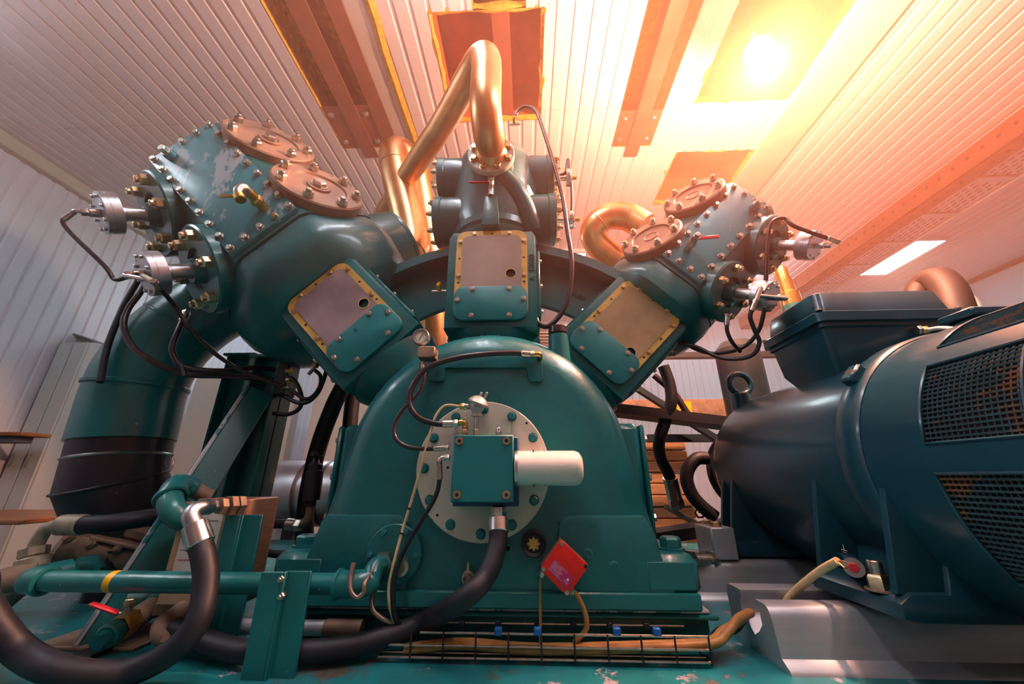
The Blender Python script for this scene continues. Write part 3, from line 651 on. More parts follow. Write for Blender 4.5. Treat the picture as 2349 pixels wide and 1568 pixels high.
# loop over the upright cylinder
fx = CX - .005
cp = pipe('copper_pipe', 'polished copper pipe looping up from the white flange and back over the hall', [(fx, 1.172, 1.685), (fx, 1.13, 1.69), (fx - .005, 1.07, 1.72), (fx - .01, 1.035, 1.79), (fx - .01, 1.03, 1.9), (fx - .01, 1.03, 1.99), (fx - .02, 1.045, 2.06), (fx - .055, 1.09, 2.105), (fx - .12, 1.18, 2.12), (-.42, 1.4, 2.12), (-.625, 1.64, 2.12), (-1.0, 2.1, 2.12), (-1.2, 2.35, 2.1)],
     [.048, .05, .052, .054, .056, .058, .06, .061] + [.062] * 65, 'copper', (.06, .22, .42, .62))
MB().lathe((fx, 1.176, 1.685), (0, -1, 0), [(0, .07), (.012, .066), (.03, .052)], 28).build('pipe_collar', 'copper', cp)
p1 = FLc @ (b0 + nd * .485); q1 = FLc @ (b0 + nd * .58)
pipe('copper_pipe', 'thick copper bend leaving the big angled cylinder and dropping behind the arch', [p1, q1, at(905, 362, 1.78), at(938, 372, 1.86), at(958, 440, 1.98), at(972, 520, 2.08), at(988, 620, 2.2), at(996, 740, 2.3), at(996, 800, 2.35)], .098, 'copper', (.1, .25, .42, .75), 28)
pR = FRc @ V((-.2, 1.25, -.15))
pipe('copper_pipe', 'short copper return bend beside the smaller angled cylinder', [at(1480, 520, 1.72), at(1440, 498, 1.74), at(1395, 497, 1.76), at(1362, 525, 1.8), at(1372, 562, 1.86), at(1420, 600, 1.9), at(1450, 625, 1.92)], .075, 'copper', (.15, .45), 28)

# ------------------------------------------------------------------ oil pump block, filter, thermometer head
def hexfit(t, p, d, r, h, mt='zinc', name='fitting_nut'): return MB().hexa(p, d, r, h).build(name, mt, t)
pb = T('oil_pump', 'square teal oil pump block bolted on the white cover', 'pump', at(1106, 1152, 1.1))
a_, b_ = at(1033, 1152, 1.05), at(1178, 997, 1.05)
MB(FRONT(1.139)).box(a_.x, b_.x, a_.z, b_.z, .002, .09, .003).build('pump_block', 'teal_flat', pb)
MB(FRONT(1.139)).box(a_.x - .002, b_.x + .012, a_.z - .012, b_.z - .001, .001, .045, .002).build('back_shim', 'shim_blue', pb)
for x in (a_.x + .017, b_.x - .019):
    for z in (a_.z + .019, b_.z - .016): bolt(pb, (x, 1.05, z), (0, -1, 0), .009, .012, 'socket', 'gold_bolt'); MB().lathe((x, 1.0493, z), (0, -1, 0), [(0, .0058), (.0004, 0)], 6).build('socket_recess', 'dark', pb)
pf0 = V((b_.x + .002, 1.088, at(1180, 1073, 1.088).z)); xe = at(1335, 1073, 1.088).x
of = T('oil_filter', 'white spin-on oil filter canister beside the pump block', 'filter', pf0 + V((.07, 0, -.046)))
MB().lathe(pf0, (1, 0, 0), [(0, 0), (0, .045), (.005, .047), (.008, .046), (xe - pf0.x - .02, .046), (xe - pf0.x - .008, .042), (xe - pf0.x, .03), (xe - pf0.x, 0)], 40).build('canister', 'filter_white', of)
MB().lathe(pf0, (1, 0, 0), [(.002, .0475), (.009, .0475), (.009, .0455)], 40).build('seam_ring', 'bright_steel', of)
b = MB()
for k, (x, l) in enumerate(((.052, .012), (.058, .006), (.066, .008), (.082, .008), (.098, .008))):
    for s in (1, -1):
        a = s * 1.15; c_ = V((pf0.x + x, pf0.y - .0463 * math.cos(a), pf0.z + .0463 * math.sin(a))); b.beam(c_ - V((0, -.3 * l * s, l * .5)) , c_ + V((0, -.3 * l * s, l * .5)), .001 if k else .004, .0006, (0, -1, 0), 0)
b.build('printed_mark', 'ink_blue', of, kind='stuff')
hd = T('thermometer_head', 'grey domed thermometer head with chained lid above the pump block', 'sensor', at(1094, 998, 1.09))
q = at(1093, 998, 1.095); z1 = at(1093, 955, 1.095).z
MB().hexa(q, (0, 0, 1), .0105, .017).build('base_nut', 'zinc', hd); MB().cyl(q + V((0, 0, .016)), (q.x, q.y, z1), .007, n=12).build('stem', 'chrome', hd)
MB().lathe((q.x, q.y, z1), (0, 0, 1), [(0, 0), (0, .014), (.004, .0145), (.008, .013), (.014, .014), (.022, .021), (.034, .023), (.04, .02), (.04, 0)], 24).build('head_body', 'head_grey', hd)
tilt = V((.35, -.15, .9)).normalized(); c_ = V((q.x + .002, q.y, z1 + .04))
lid = MB().lathe(c_, tilt, [(-.004, 0), (-.004, .031), (.002, .032), (.005, .03), (.014, .022), (.02, .012), (.022, 0)], 28).build('lid', 'head_grey', hd)
for k in (-1, 1): MB().cyl(c_ + tilt * .016 + V((.008 * k + .006, 0, 0)), c_ + tilt * .034 + V((.008 * k + .006, 0, 0)), .004, n=8, b=.001).build('lid_lug', 'head_grey', lid)
g0 = V((q.x - .02, q.y, z1 + .03)); MB().cyl(g0, g0 + V((-.018, 0, 0)), .009, n=12).build('side_port', 'head_grey', hd); hexfit(hd, g0 + V((-.018, 0, 0)), (-1, 0, 0), .0105, .014, 'brass', 'gland_nut')
b = MB(); n_ = 22
for k in range(n_): z = g0.z - .005 - k * .0042; b.lathe((g0.x - .014, g0.y - .012, z), (1 if k % 2 else .3, .3 if k % 2 else 1, 0), [(-.0007, .0012), (.0007, .0012), (.0007, .0022), (-.0007, .0022), (-.0007, .0012)], 6)
b.build('lid_chain', 'chrome', hd, kind='stuff')
p = at(1144, 998, 1.09)
dn = T('cap_nut', 'small domed chrome cap nut on the pump block', 'nut', p); MB().hexa(p, (0, 0, 1), .0095, .012).build('nut_body', 'chrome', dn); MB().lathe(p + V((0, 0, .011)), (0, 0, 1), [(0, .0075), (.006, .0075), (.011, .005), (.013, 0)], 16).build('nut_dome', 'chrome', dn)

# ------------------------------------------------------------------ gauge and its manifold
gp = at(967, 774, 1.12)
ga = T('pressure_gauge', 'round white faced pressure gauge with steel rim', 'gauge', gp)
MB().lathe(gp + V((0, .012, 0)), (0, -1, 0), [(0, 0), (0, .026), (.004, .028), (.022, .028), (.025, .026), (.025, .0235), (.019, .0235), (.019, 0)], 36).build('gauge_case', 'bright_steel', ga)
fc = MB().lathe(gp + V((0, -.0072, 0)), (0, -1, 0), [(0, .0236), (.0004, 0)], 32).build('dial', 'gauge_face', ga)
d_ = V((math.sin(.4), 0, math.cos(.4))); MB().beam(gp + V((0, -.0085, 0)) - d_ * .013, gp + V((0, -.0085, 0)) + d_ * .017, .0012, .0006, (0, -1, 0), 0).build('needle', 'ink_dark', fc)
b = MB()
for k in range(11): a = math.radians(-130 + 26 * k); u = V((math.sin(a), 0, math.cos(a))); b.beam(gp + V((0, -.0079, 0)) + u * .016, gp + V((0, -.0079, 0)) + u * .02, .0008, .0004, (0, -1, 0), 0)
b.build('tick_mark', 'ink_dark', fc, kind='stuff')
MB().beam(gp + V((0, 0, -.028)), gp + V((.008, 0, -.04)), .012, .012).build('gauge_stem', 'brass', ga)
m0, m1 = at(962, 826, 1.13), at(1003, 800, 1.13)
mf = T('gauge_manifold', 'small rusty brown manifold block under the pressure gauge', 'manifold', m0)
MB().box(m0.x, m1.x, 1.1, 1.15, m0.z, m1.z, .003).build('manifold_block', 'rusty', mf); bolt(mf, at(995, 812, 1.1), (0, -1, 0), .008, .008, 'hex', 'rusty')

# ------------------------------------------------------------------ hoses
def hose(label, pts, r, mt='hose_brown', ends='', cat='hose', name='hose', n=12, sm=7, group=None, fl=.05, fr=1.28):
    P = cr(pts, sm); t = T(name, label, cat, P[0], group); MB().tube(P, r, n).build('hose_tube', mt, t, ang=60)
    for e in ends:
        A, B_ = (P[0], P[2]) if e == 's' else (P[-1], P[-3]); d = (B_ - A).normalized()
        f = MB().lathe(A - d * .002, d, [(0, r * .9), (0, r * fr), (fl, r * fr), (fl + .002, r * 1.02)], 16).build('ferrule', 'zinc', t)
        MB().hexa(A - d * (.002 + r * 1.6), d, r * 1.35, r * 1.6).build('swivel_nut', 'zinc', t)
    return t
hose('brown hose curling from the arch top to the brass elbow on the pump block', [at(1215, 812, 1.13), at(1170, 809, 1.12), at(1110, 812, 1.11), at(1040, 822, 1.1), at(978, 845, 1.09), at(943, 892, 1.08), at(941, 930, 1.075), at(962, 958, 1.075), at(1000, 971, 1.08), at(1037, 971, 1.085)], .0088, ends='se', fl=.028)
p = at(1236, 812, 1.13); t = T('hose_elbow', 'brass hose elbow on the arch top', 'fitting', p); MB().tube(cr([at(1222, 812, 1.13), p, p + V((.004, .01, -.004)), p + V((.004, .04, -.006))], 4), .009, 10).build('elbow_body', 'brass', t)
t = T('hose_elbow', 'brass elbow fitting standing on the pump block', 'fitting', at(1065, 996, 1.09)); MB().tube(cr([at(1046, 970, 1.087), at(1062, 968, 1.088), at(1067, 974, 1.09), at(1067, 984, 1.09)], 4), .0088, 10).build('elbow_body', 'brass', t); MB().hexa(at(1066, 995, 1.09), (0, 0, 1), .0105, .013).build('elbow_nut', 'gold_bolt', t)
hose('thin dark hose looping from the gauge manifold to the side of the pump block', [at(970, 838, 1.12), at(972, 868, 1.115), at(960, 900, 1.11), at(925, 938, 1.1), at(905, 975, 1.095), at(908, 1005, 1.09), at(935, 1024, 1.085), at(975, 1029, 1.082), at(1020, 1027, 1.08)], .0062, ends='se', fl=.032)
hose('thin black hose falling from the pump block elbow across the white cover', [at(1008, 1068, 1.06), at(1008, 1100, 1.06), at(998, 1140, 1.06), at(965, 1195, 1.06), at(930, 1255, 1.07), at(908, 1310, 1.08), at(902, 1370, 1.09), at(906, 1415, 1.1), at(925, 1440, 1.12)], .0062, 'rubber', ends='s', fl=.036)
t = T('hose_elbow', 'chrome elbow fitting on the side of the pump block', 'fitting', at(1012, 1066, 1.06)); MB().tube(cr([at(1030, 1049, 1.07), at(1014, 1049, 1.065), at(1009, 1054, 1.062), at(1009, 1066, 1.06)], 4), .006, 10).build('elbow_body', 'chrome', t); MB().hexa(at(1031, 1049, 1.07), (-1, 0, 0), .0095, .014).build('elbow_nut', 'zinc', t)
hose('cream sensor cable running from the thermometer head down past the round cover', [g0 + V((-.03, 0, 0)), at(1022, 930, 1.09), at(1000, 953, 1.085), at(986, 995, 1.08), at(972, 1045, 1.08), at(962, 1085, 1.085), at(945, 1145, 1.09), at(925, 1210, 1.09), at(905, 1285, 1.08), at(893, 1340, 1.085), at(893, 1385, 1.09), at(905, 1428, 1.11)], .0042, 'cable_cream', cat='cable', name='sensor_cable')
for x, y in ((938, 1165), (921, 1222)): p = at(x, y, 1.0895); MB().lathe(p, at(x - 10, y + 30, 1.09) - p, [(-.002, .0045), (-.002, .0062), (.002, .0062), (.002, .0045)], 10).build('cable_tie', 'rubber', COL.objects['sensor_cable'])
Z3 = .034
big = [at(1143, 1218, 1.07), at(1141, 1250, 1.06), at(1118, 1316, 1.03), at(1062, 1374, 1.01), az(975, 1424, .07), az(872, 1464, .045), az(765, 1488, Z3), az(650, 1496, Z3), az(540, 1490, Z3), az(450, 1462, .045), az(400, 1440, .06)]
bh = hose('thick black hose sweeping from the pump block across the deck', big, .0245, 'rubber', n=18)
A = at(1144, 1156, 1.085); MB().hexa(A - V((0, 0, .006)), (0, 0, -1), .021, .03).build('swivel_nut', 'chrome', bh); MB().cyl(A - V((0, 0, .034)), at(1144, 1222, 1.07), .0265, n=20, b=.003).build('ferrule', 'chrome', bh)
bh2 = hose('very thick black hose hanging in a loop from the heat exchanger elbow', [at(458, 1240, 1.0), at(470, 1290, .99), at(472, 1345, .98), at(455, 1420, .96), at(405, 1485, .95), az(315, 1535, Z3), az(220, 1548, Z3), az(125, 1533, .05), at(52, 1496, .93), at(0, 1442, .91), at(-42, 1375, .89), at(-90, 1290, .87), V((-1.5, .72, .4)), V((-1.8, .66, .25)), V((-2.05, .75, .06)), V((-2.15, .95, .028))], .026, 'rubber', n=20)
MB().lathe(at(446, 1200, 1.0), at(461, 1252, 1.0) - at(446, 1200, 1.0), [(0, .02), (.004, .028), (.054, .03), (.058, .027)], 20).build('ferrule', 'chrome', bh2)
MB().tube(cr([at(447, 1206, 1.0), at(438, 1185, 1.0), at(446, 1170, 1.01), at(466, 1163, 1.03), at(480, 1162, 1.05)], 5), .02, 16).build('bent_end', 'bright_steel', bh2)


# ------------------------------------------------------------------ electric motor
MX, MZ, MR = 1.18, .45, .335
mo = T('electric_motor', 'large dark blue electric motor with grilled fan cowl beside the compressor', 'motor', (MX, 1.2, .12))
MB().lathe((MX, 1.95, MZ), (0, -1, 0), [(0, 0), (0, .1), (.012, .15), (.03, .16), (.035, .23), (.05, .25), (.06, .255), (.065, .285), (.08, .3), (.1, .305), (.105, .318), (.14, .33), (.16, MR), (.88, MR)], 72).build('stator_frame', 'motor_blue', mo, ang=50)
MB().lathe((MX, 1.078, MZ), (0, -1, 0), [(0, MR - .01), (0, MR + .008), (.012, MR + .014), (.07, MR + .014), (.078, MR + .008), (.078, MR - .01)], 80).build('end_band', 'motor_blue', mo)
# fan cowl with three cut-out windows on the near side and their woven grilles
CR = MR + .006; VW = [(6, 37), (-40, -4), (47, 76)]; VY = (.665, .845)
def cpt(r, th, y): return (MX - r * math.cos(math.radians(th)), y, MZ + r * math.sin(math.radians(th)))
ths = sorted(set([-180 + 6 * i for i in range(61)] + [v for w_ in VW for v in w_])); ys = [1.0, .9, VY[1], VY[0], .55, .42, .36]; rad = [CR, CR, CR, CR, CR, CR, CR - .03]
b = MB(); idx = {}
for i, th in enumerate(ths):
    for j, y in enumerate(ys): idx[i, j] = len(b.v); b.v.append(V(cpt(rad[j], th, y)))
for i in range(len(ths) - 1):
    for j in range(len(ys) - 1):
        if j == 2 and any(w0 <= (ths[i] + ths[i + 1]) / 2 <= w1 for w0, w1 in VW): continue
        b.f.append((idx[i, j], idx[i + 1, j], idx[i + 1, j + 1], idx[i, j + 1]))
cw = b.build('fan_cowl', 'motor_blue', mo, ang=30)
MB().lathe((MX, .95, MZ), (0, -1, 0), [(0, 0), (0, .3), (.5, .3), (.5, 0)], 48).build('shade_drum', 'void_dark', mo)  # dark drum added for the shade inside the cowl
for k, (w0, w1) in enumerate(VW):
    b = MB(); n1 = int((w1 - w0) / 1.75); n2 = 17
    for i in range(n1 + 1):
        th = w0 + (w1 - w0) * i / n1; b.beam(cpt(CR - .004, th, VY[0]), cpt(CR - .004, th, VY[1]), .0042, .003, (1, 0, 0), 0)
    for j in range(n2 + 1):
        y = VY[0] + (VY[1] - VY[0]) * j / n2; b.tube([cpt(CR - .006, w0 + (w1 - w0) * i / 8, y) for i in range(9)], .0022, 4, False)
    b.build('vent_grille', 'grille', cw, kind='stuff')
    L1 = [cpt(CR, w0 + (w1 - w0) * i / 8, VY[0]) for i in range(9)]; L2 = [cpt(CR, w1 - (w1 - w0) * i / 8, VY[1]) for i in range(9)]
    MB().tube(L1 + L2 + [L1[0]], .0035, 6, False).build('vent_edge', 'motor_blue', cw)
# lifting lugs on the band, eye bolt at the far end
p = V(cpt(MR + .015, 42, 1.045)); u = V((-math.cos(math.radians(42)), 0, math.sin(math.radians(42))))
MB().beam(p - u * .01, p + u * .02, .06, .04, (0, 1, 0), .006).build('band_lug', 'motor_blue', mo); MB().lathe(p + u * .02, u, [(0, .012), (.001, 0)], 14).build('lug_hole', 'dark', mo)
p = V(cpt(MR + .015, -52, 1.04)); u = V((-math.cos(math.radians(52)), 0, -math.sin(math.radians(52)))); MB().beam(p - u * .01, p + u * .012, .07, .05, (0, 1, 0), .006).build('band_lug', 'motor_blue', mo); MB().lathe(p + u * .012, u, [(0, .014), (.001, 0)], 14).build('lug_hole', 'dark', mo)
e0 = at(1697, 905, 1.8); ez = at(1697, 880, 1.8)
MB().cyl(e0 - V((0, 0, .1)), e0 + V((0, 0, .005)), .045, .04, 20, .004).build('eye_boss', 'motor_blue', mo)
MB().tube([ez + V((.05 * math.cos(a), 0, .05 * math.sin(a))) for a in [2 * pi * i / 24 for i in range(25)]], .014, 10, False).build('lifting_eye', 'motor_blue', mo)
# feet
for y0, y1 in ((.965, 1.23), (1.66, 1.78)):
    MB(M(((1, 0, 0, 0), (0, 0, -1, y1), (0, 1, 0, 0), (0, 0, 0, 1)))).prism([(.79, .135), (.83, .127), (1.05, .127), (1.05, .3), (.93, .3), (.9, .185), (.82, .185), (.79, .165)], 0, y1 - y0, .012).build('foot', 'motor_blue', mo)
    for yy in (y0 + .012, y1 - .03): MB(M(((1, 0, 0, 0), (0, 0, -1, yy + .016), (0, 1, 0, 0), (0, 0, 0, 1)))).prism([(.8, .18), (1.02, .18), (1.02, .42), (.85, .42), (.835, .36)], 0, .016, .003).build('foot_gusset', 'motor_blue', mo)
    MB().box(1.3, 1.57, y0, y1, .127, .25, .01).build('foot', 'motor_blue', mo)
p = at(2025, 1354, 1.035); MB().cyl(p, p + V((0, 0, .004)), .032, n=20).build('foot_washer', 'rusty', mo); MB().hexa(p + V((0, 0, .004)), (0, 0, 1), .026, .03).build('foot_nut', 'gold_bolt', mo); MB().cyl(p + V((0, 0, .03)), p + V((0, 0, .062)), .0155, n=14, b=.002).build('foot_stud', 'zinc', mo)
# terminal box
zt, zl, zb = at(1862, 661, 1.13).z, at(1862, 712, 1.13).z, at(1862, 735, 1.13).z
tx0, tx1, ty0, ty1 = .94, 1.4, 1.125, 1.44
tb = MB()
lo = []
for z, d in ((.66, .05), (zb - .16, .05), (zb - .12, .03), (zb - .02, .02), (zb - .015, .012), (zb, .012)): lo.append([(x, y, z) for x, y in rrect(tx0 + d, tx1 - d, ty0 + d, ty1 - d, .02)])
tb.loft(lo).build('terminal_box', 'motor_blue', mo)
lo = []
for z, d in ((zb, 0), (zl - .005, 0), (zl, .006), (zl + .004, .018), (zt - .006, .03), (zt, .036)): lo.append([(x, y, z) for x, y in rrect(tx0 + d, tx1 - d, ty0 + d, ty1 - d, .025)])
lidm = MB().loft(lo).build('terminal_lid', 'motor_blue', mo)
for x, y in ((tx0 + .012, ty0 + .012), (tx1 - .014, ty0 + .012), (tx0 + .012, ty1 - .012)): bolt(lidm, (x, y, zl + .001), (0, 0, 1), .008, .008, 'hex', 'zinc')
j0 = at(2245, 722, 1.05)
MB().box(j0.x - .05, j0.x + .07, 1.02, 1.1, j0.z - .09, j0.z - .012, .008).build('sensor_box', 'motor_blue', mo); MB().box(j0.x - .06, j0.x + .08, 1.01, 1.11, j0.z - .012, j0.z + .012, .005).build('sensor_box_lid', 'motor_blue', mo)
# shaft and pulley behind
MB().cyl((MX, 1.95, MZ), (MX, 2.02, MZ), .04, n=20).build('shaft', 'zinc', mo)
MB().lathe((MX, 2.16, MZ), (0, -1, 0), [(0, 0), (0, .215), (.012, .215), (.02, .2), (.12, .2), (.128, .215), (.14, .215), (.14, 0)], 44).build('belt_pulley', 'black_paint', mo)
# white cable with gland on the terminal box
t = hose('white cable entering the terminal box with a brass gland', [at(2125, 757, 1.12), at(2160, 752, 1.08), at(2200, 757, 1.02), at(2230, 770, .97)], .0065, 'filter_white', cat='cable', name='gland_cable')
MB().hexa(at(2127, 757, 1.122), (-1, .2, 0), .013, .014).build('gland_nut', 'brass', t); MB().hexa(at(2112, 757, 1.125), (-1, .2, 0), .015, .01).build('gland_body', 'zinc', t)
# flywheel and belts
fw = T('flywheel', 'black flywheel behind the crankcase driving the belts', 'wheel', (CX, 2.18, CZ - .38))
MB().lathe((CX, 2.24, CZ), (0, -1, 0), [(0, 0), (0, .06), (.03, .06), (.03, .3), (0, .3), (0, .385), (.15, .385), (.15, .3), (.1, .3), (.1, .06), (.2, .05), (.2, 0)], 60).build('wheel_rim', 'black_paint', fw)
def belt(y):
    P = []; c0, r0, c1, r1 = V((CX, CZ)), .413, V((MX, MZ)), .242
    d = (c1 - c0).length; ph = math.acos((r0 - r1) / d)
    for i in range(25): a = ph + (2 * pi - 2 * ph) * i / 24; P.append((c0.x + r0 * math.cos(a), y, c0.y + r0 * math.sin(a)))
    for i in range(17): a = -ph + 2 * ph * i / 16; P.append((c1.x + r1 * math.cos(a), y, c1.y + r1 * math.sin(a)))
    return P + [P[0]]
t = T('drive_belts', 'black rubber drive belt between the flywheel and the motor pulley', 'belt', (.5, 2.16, .1))
b = MB(); LL = []
pts = belt(2.165)
for i, p in enumerate(pts):
    a, c = V(pts[i - 1] if i else pts[-2]), V(pts[i + 1] if i < len(pts) - 1 else pts[1]); tg = (c - a).normalized(); nn = V((tg.z, 0, -tg.x))
    P = V(p); LL.append([P + nn * s * .026 + V((0, dy, 0)) for s, dy in ((-1, -.08), (1, -.08), (1, .08), (-1, .08))])
b.loft(LL, caps=(0, 0)); b.build('belt_band', 'rubber', t)

# ------------------------------------------------------------------ motor slide rails
def rail(label, x0, x1, Y, dz=0):
    t = T('slide_rail', label, 'rail', ((x0 + x1) / 2, Y + .12, 0), 'motor slide rails')
    pr = [(1.055, 0), (1.058, .008), (1.082, .022), (1.092, .1), (1.1, .116), (1.112, .122), (1.152, .122), (1.152, .112), (1.14, .1), (1.14, .07), (1.16, .05), (1.185, .035), (1.21, .055), (1.235, .07), (1.235, .1), (1.222, .112), (1.222, .126), (1.29, .126), (1.3, .12), (1.304, .1), (1.3, .02), (1.31, 0)]
    MB(M(((0, 0, 1, 0), (1, 0, 0, Y - 1.06), (0, 1, 0, dz), (0, 0, 0, 1)))).prism(pr[::-1], x0, x1).build('rail_section', 'rail_steel', t, ang=50); return t
rail('bright steel slide rail under the near foot of the motor', .585, 2.5, 1.065)
rail('bright steel slide rail under the far foot of the motor', .56, 2.5, 1.6)
# levelling screw between crankcase foot and rail block
t = T('jacking_screw', 'steel jacking screw and block between crankcase foot and motor rail', 'screw', at(1660, 1305, 1.66))
p0, p1 = at(1577, 1282, 1.6), at(1660, 1285, 1.68); d = (p1 - p0).normalized()
b = MB(); b.cyl(p0, p1, .017, n=14); n_ = 26
for k in range(n_): b.lathe(p0 + (p1 - p0) * (k + .5) / n_, d, [(-.002, .017), (0, .02), (.002, .017)], 14)
b.build('threaded_rod', 'zinc', t); MB().hexa(p0 + d * .0, d, .032, .026).build('lock_nut', 'zinc', t); MB().hexa(p0 + (p1 - p0) * .62, d, .032, .026).build('lock_nut', 'zinc', t)
q = at(1660, 1312, 1.68); MB().box(q.x - .045, q.x + .045, 1.63, 1.78, .124, .235, .004).build('rail_block', 'rail_steel', t)
for dy in (.03, .1): bolt(t, (q.x, 1.65 + dy, .235), (0, 0, 1), .02, .02, 'hex', 'gold_bolt')
# earth cable
t = T('earth_cable', 'cream earth cable with bare copper strands bolted to the motor foot', 'cable', at(1802, 1376, 1.22))
MB().tube(cr([at(1800, 1382, 1.23), at(1830, 1350, 1.2), at(1880, 1310, 1.14), at(1922, 1286, 1.08)], 6), .0095, 12).build('cable_sheath', 'cable_cream', t)
b = MB()
for k in range(9): P = at(1920, 1286, 1.08); Q = at(1948 + random.uniform(-8, 8), 1290 + random.uniform(0, 26), 1.06); b.tube(cr([P, (P + Q) / 2 + V((0, -.004, .006 - .002 * k)), Q], 4), .0016, 5)
b.build('copper_strands', 'copper', t, kind='stuff')
w0 = at(1958, 1301, 1.06); nv = V((-.55, -.8, .1)).normalized()
MB().lathe(w0, nv, [(0, 0), (0, .021), (.003, .021), (.003, 0)], 24).build('washer', 'bright_steel', t); MB().lathe(w0, nv, [(.003, .012), (.012, .012), (.012, 0)], 12).build('earth_bolt', 'zinc', t); MB().lathe(w0, nv, [(.012, .011), (.014, .01), (.014, 0)], 6).build('bolt_tip', 'red_grip', t)
MB().beam(w0 + V((.01, .0, 0)), w0 + V((.06, .1, 0)), .03, .03).build('earth_lug', 'motor_blue', t)
gs = ax(1941, 1262, .838); E_ = M.Translation(gs + V((-.004, -.0, 0))) @ basis((-1, 0, 0)).to_4x4()
b = MB()
for k, (wd, dz) in enumerate(((.02, .0), (.013, -.005), (.006, -.01))): b.box(-wd / 2, wd / 2, dz, dz + .0015, 0, .001)
b.box(-.0008, .0008, 0, .014, 0, .001); b.m = E_; b.build('earth_symbol', 'ink_white', mo)

# ------------------------------------------------------------------ cable tray with clips and cables
x0, x1 = at(880, 1460, 1.12).x, at(1612, 1460, 1.12).x
t = T('wire_tray', 'wire basket cable tray along the front of the crankcase plinth', 'tray', ((x0 + x1) / 2, 1.12, 0))
def wire(p, q, r_=.0028): MB().cyl(p, q, r_, n=8).build('tray_wire', 'zinc', t)
wire((x0 + .13, 1.155, .062), (x1 - .03, 1.155, .062)); wire((x0 + .1, 1.088, .062), (x1, 1.088, .062)); wire((x0, 1.088, .036), (x1, 1.088, .036)); wire((x0, 1.088, .012), (x1, 1.088, .012)); wire((x0, 1.155, .012), (x1, 1.155, .012)); wire((x0, 1.12, .010), (x1, 1.12, .010))
nb_ = 10
for k in range(nb_ + 1):
    x = x0 + (x1 - x0) * k / nb_
    MB().tube([(x, 1.157, .064), (x, 1.157, .008), (x, 1.086, .008), (x, 1.086, .064)] if k else [(x, 1.157, .03), (x, 1.157, .008), (x, 1.086, .008), (x, 1.086, .036)], .0024, 6).build('tray_rung', 'black_paint', t)
for px, py in ((1143, 1447), (1233, 1447), (1415, 1447), (1507, 1448)): p = at(px, py, 1.086); MB().box(p.x - .009, p.x + .009, 1.08, 1.094, p.z - .008, p.z + .008, .002).build('blue_clip', 'clip_blue', t)
for px in (1060, 1143, 1232, 1315, 1398, 1482): p = at(px, 1427, 1.153); MB().box(p.x - .008, p.x + .008, 1.148, 1.16, .055, .069, .002).build('black_clip', 'clip_dark', t)
xe = at(1690, 1410, 1.13)
for k, (dy, z, mt, lab) in enumerate(((.0, .03, 'cable_tan', 'front tan cable lying in the wire tray'), (.022, .027, 'cable_tan', 'rear tan cable lying in the wire tray'), (.043, .02, 'rubber', 'black cable lying in the wire tray'))):
    a = at(955, 1440, 1.12)
    hose(lab, [(a.x - .02, 1.1 + dy, z - .008), (a.x + .12, 1.1 + dy, z + .004), (a.x + .3, 1.1 + dy, z - .004), (x1 - .15, 1.1 + dy, z + .004), (x1 + .01, 1.105 + dy, z + .012), (x1 + .06, 1.12 + dy, z + .03), (xe.x + .01, 1.15 + dy * .6, z + .05 - .01 * k), (xe.x + .07, 1.2 + dy * .5, z + .05)], .0105 if k < 2 else .009, mt, cat='cable', name='tray_cable')
b = MB(); P = [(x0 + .1 + i * .006, 1.135 + .006 * math.sin(i * .2), .017) for i in range(100)]
hose('ribbed metal conduit lying at the bottom of the wire tray', [(x0 + .12, 1.14, .018), (x0 + .3, 1.135, .018), (x0 + .5, 1.142, .018), (x0 + .7, 1.138, .018)], .0075, 'conduit', cat='conduit', name='tray_conduit')

# ------------------------------------------------------------------ red junction box
c_ = at(1295, 1302, 1.085); RB = M.Translation(c_) @ M(((1, 0, 0, 0), (0, 0, -1, 0), (0, 1, 0, 0), (0, 0, 0, 1))) @ M.Rotation(math.radians(-41), 4, 'Z')
rb = T('junction_box', 'red square junction box hung on its corner at the crankcase foot', 'box', c_ - V((0, 0, .06)))
MB(RB).prism(rrect(-.044, .044, -.044, .044, .006), -.072, -.012, .002).build('box_base', 'rusty', rb); ld_ = MB(RB).prism(rrect(-.045, .045, -.045, .045, .007), -.012, 0, .003).build('box_lid', 'red_paint', rb)
for x, y in ((-.038, .038), (-.038, -.038), (.038, -.038)): bolt(ld_, (x, y, 0), (0, 0, 1), .0042, .004, 'socket', 'zinc', RB)
MB(RB).lathe((.038, .038, 0), (0, 0, 1), [(0, .005), (.0004, 0)], 12).build('empty_hole', 'ink_dark', ld_)
MB(RB).box(-.031, .031, -.031, -.001, -.001, .0004).build('type_label', 'label_pink', ld_)
for k, (s, sz) in enumerate((('C.A.T.I. s.r.l. Via Roma, 32', .0046), ('20090 Opera (MI)', .0046), ('Tel. 02/90.11.90.41', .0046), ('CUSTODIA STAGNA', .0046), ('WEATHERPROOF', .0046), ('A.C.P. RATED ENCLOSURE', .0032), ('DO NOT OPEN WHILE ENERGIZED', .0032))): text(ld_, s, RB @ M.Translation((-.0295, -.0035 - .004 * k, .0005)), sz * .82, 'ink_white', ext=.0001, align='LEFT')
MB(RB).lathe((.022, -.015, .0004), (0, 0, 1), [(0, .0035), (.0003, 0)], 14).build('approval_mark', 'ink_white', ld_)
text(ld_, 'IP 65', RB @ M.Translation((.021, -.022, .0005)), .006, 'ink_white', ext=.0001)
text(ld_, 'C.A.T.I.', RB @ M.Translation((.0, .012, .0002)), .008, 'ink_faded', ext=.0001)
for s in (-1, 1):
    g = RB @ V((s * .03, -.048, -.035)) if s < 0 else RB @ V((.048, -.03, -.035)); dn_ = (RB.to_3x3() @ V((0, -1, 0) if s < 0 else (1, 0, 0)))
    MB().hexa(g, dn_ * .6 + V((0, 0, -.5)), .009, .012).build('cable_gland', 'zinc', rb)
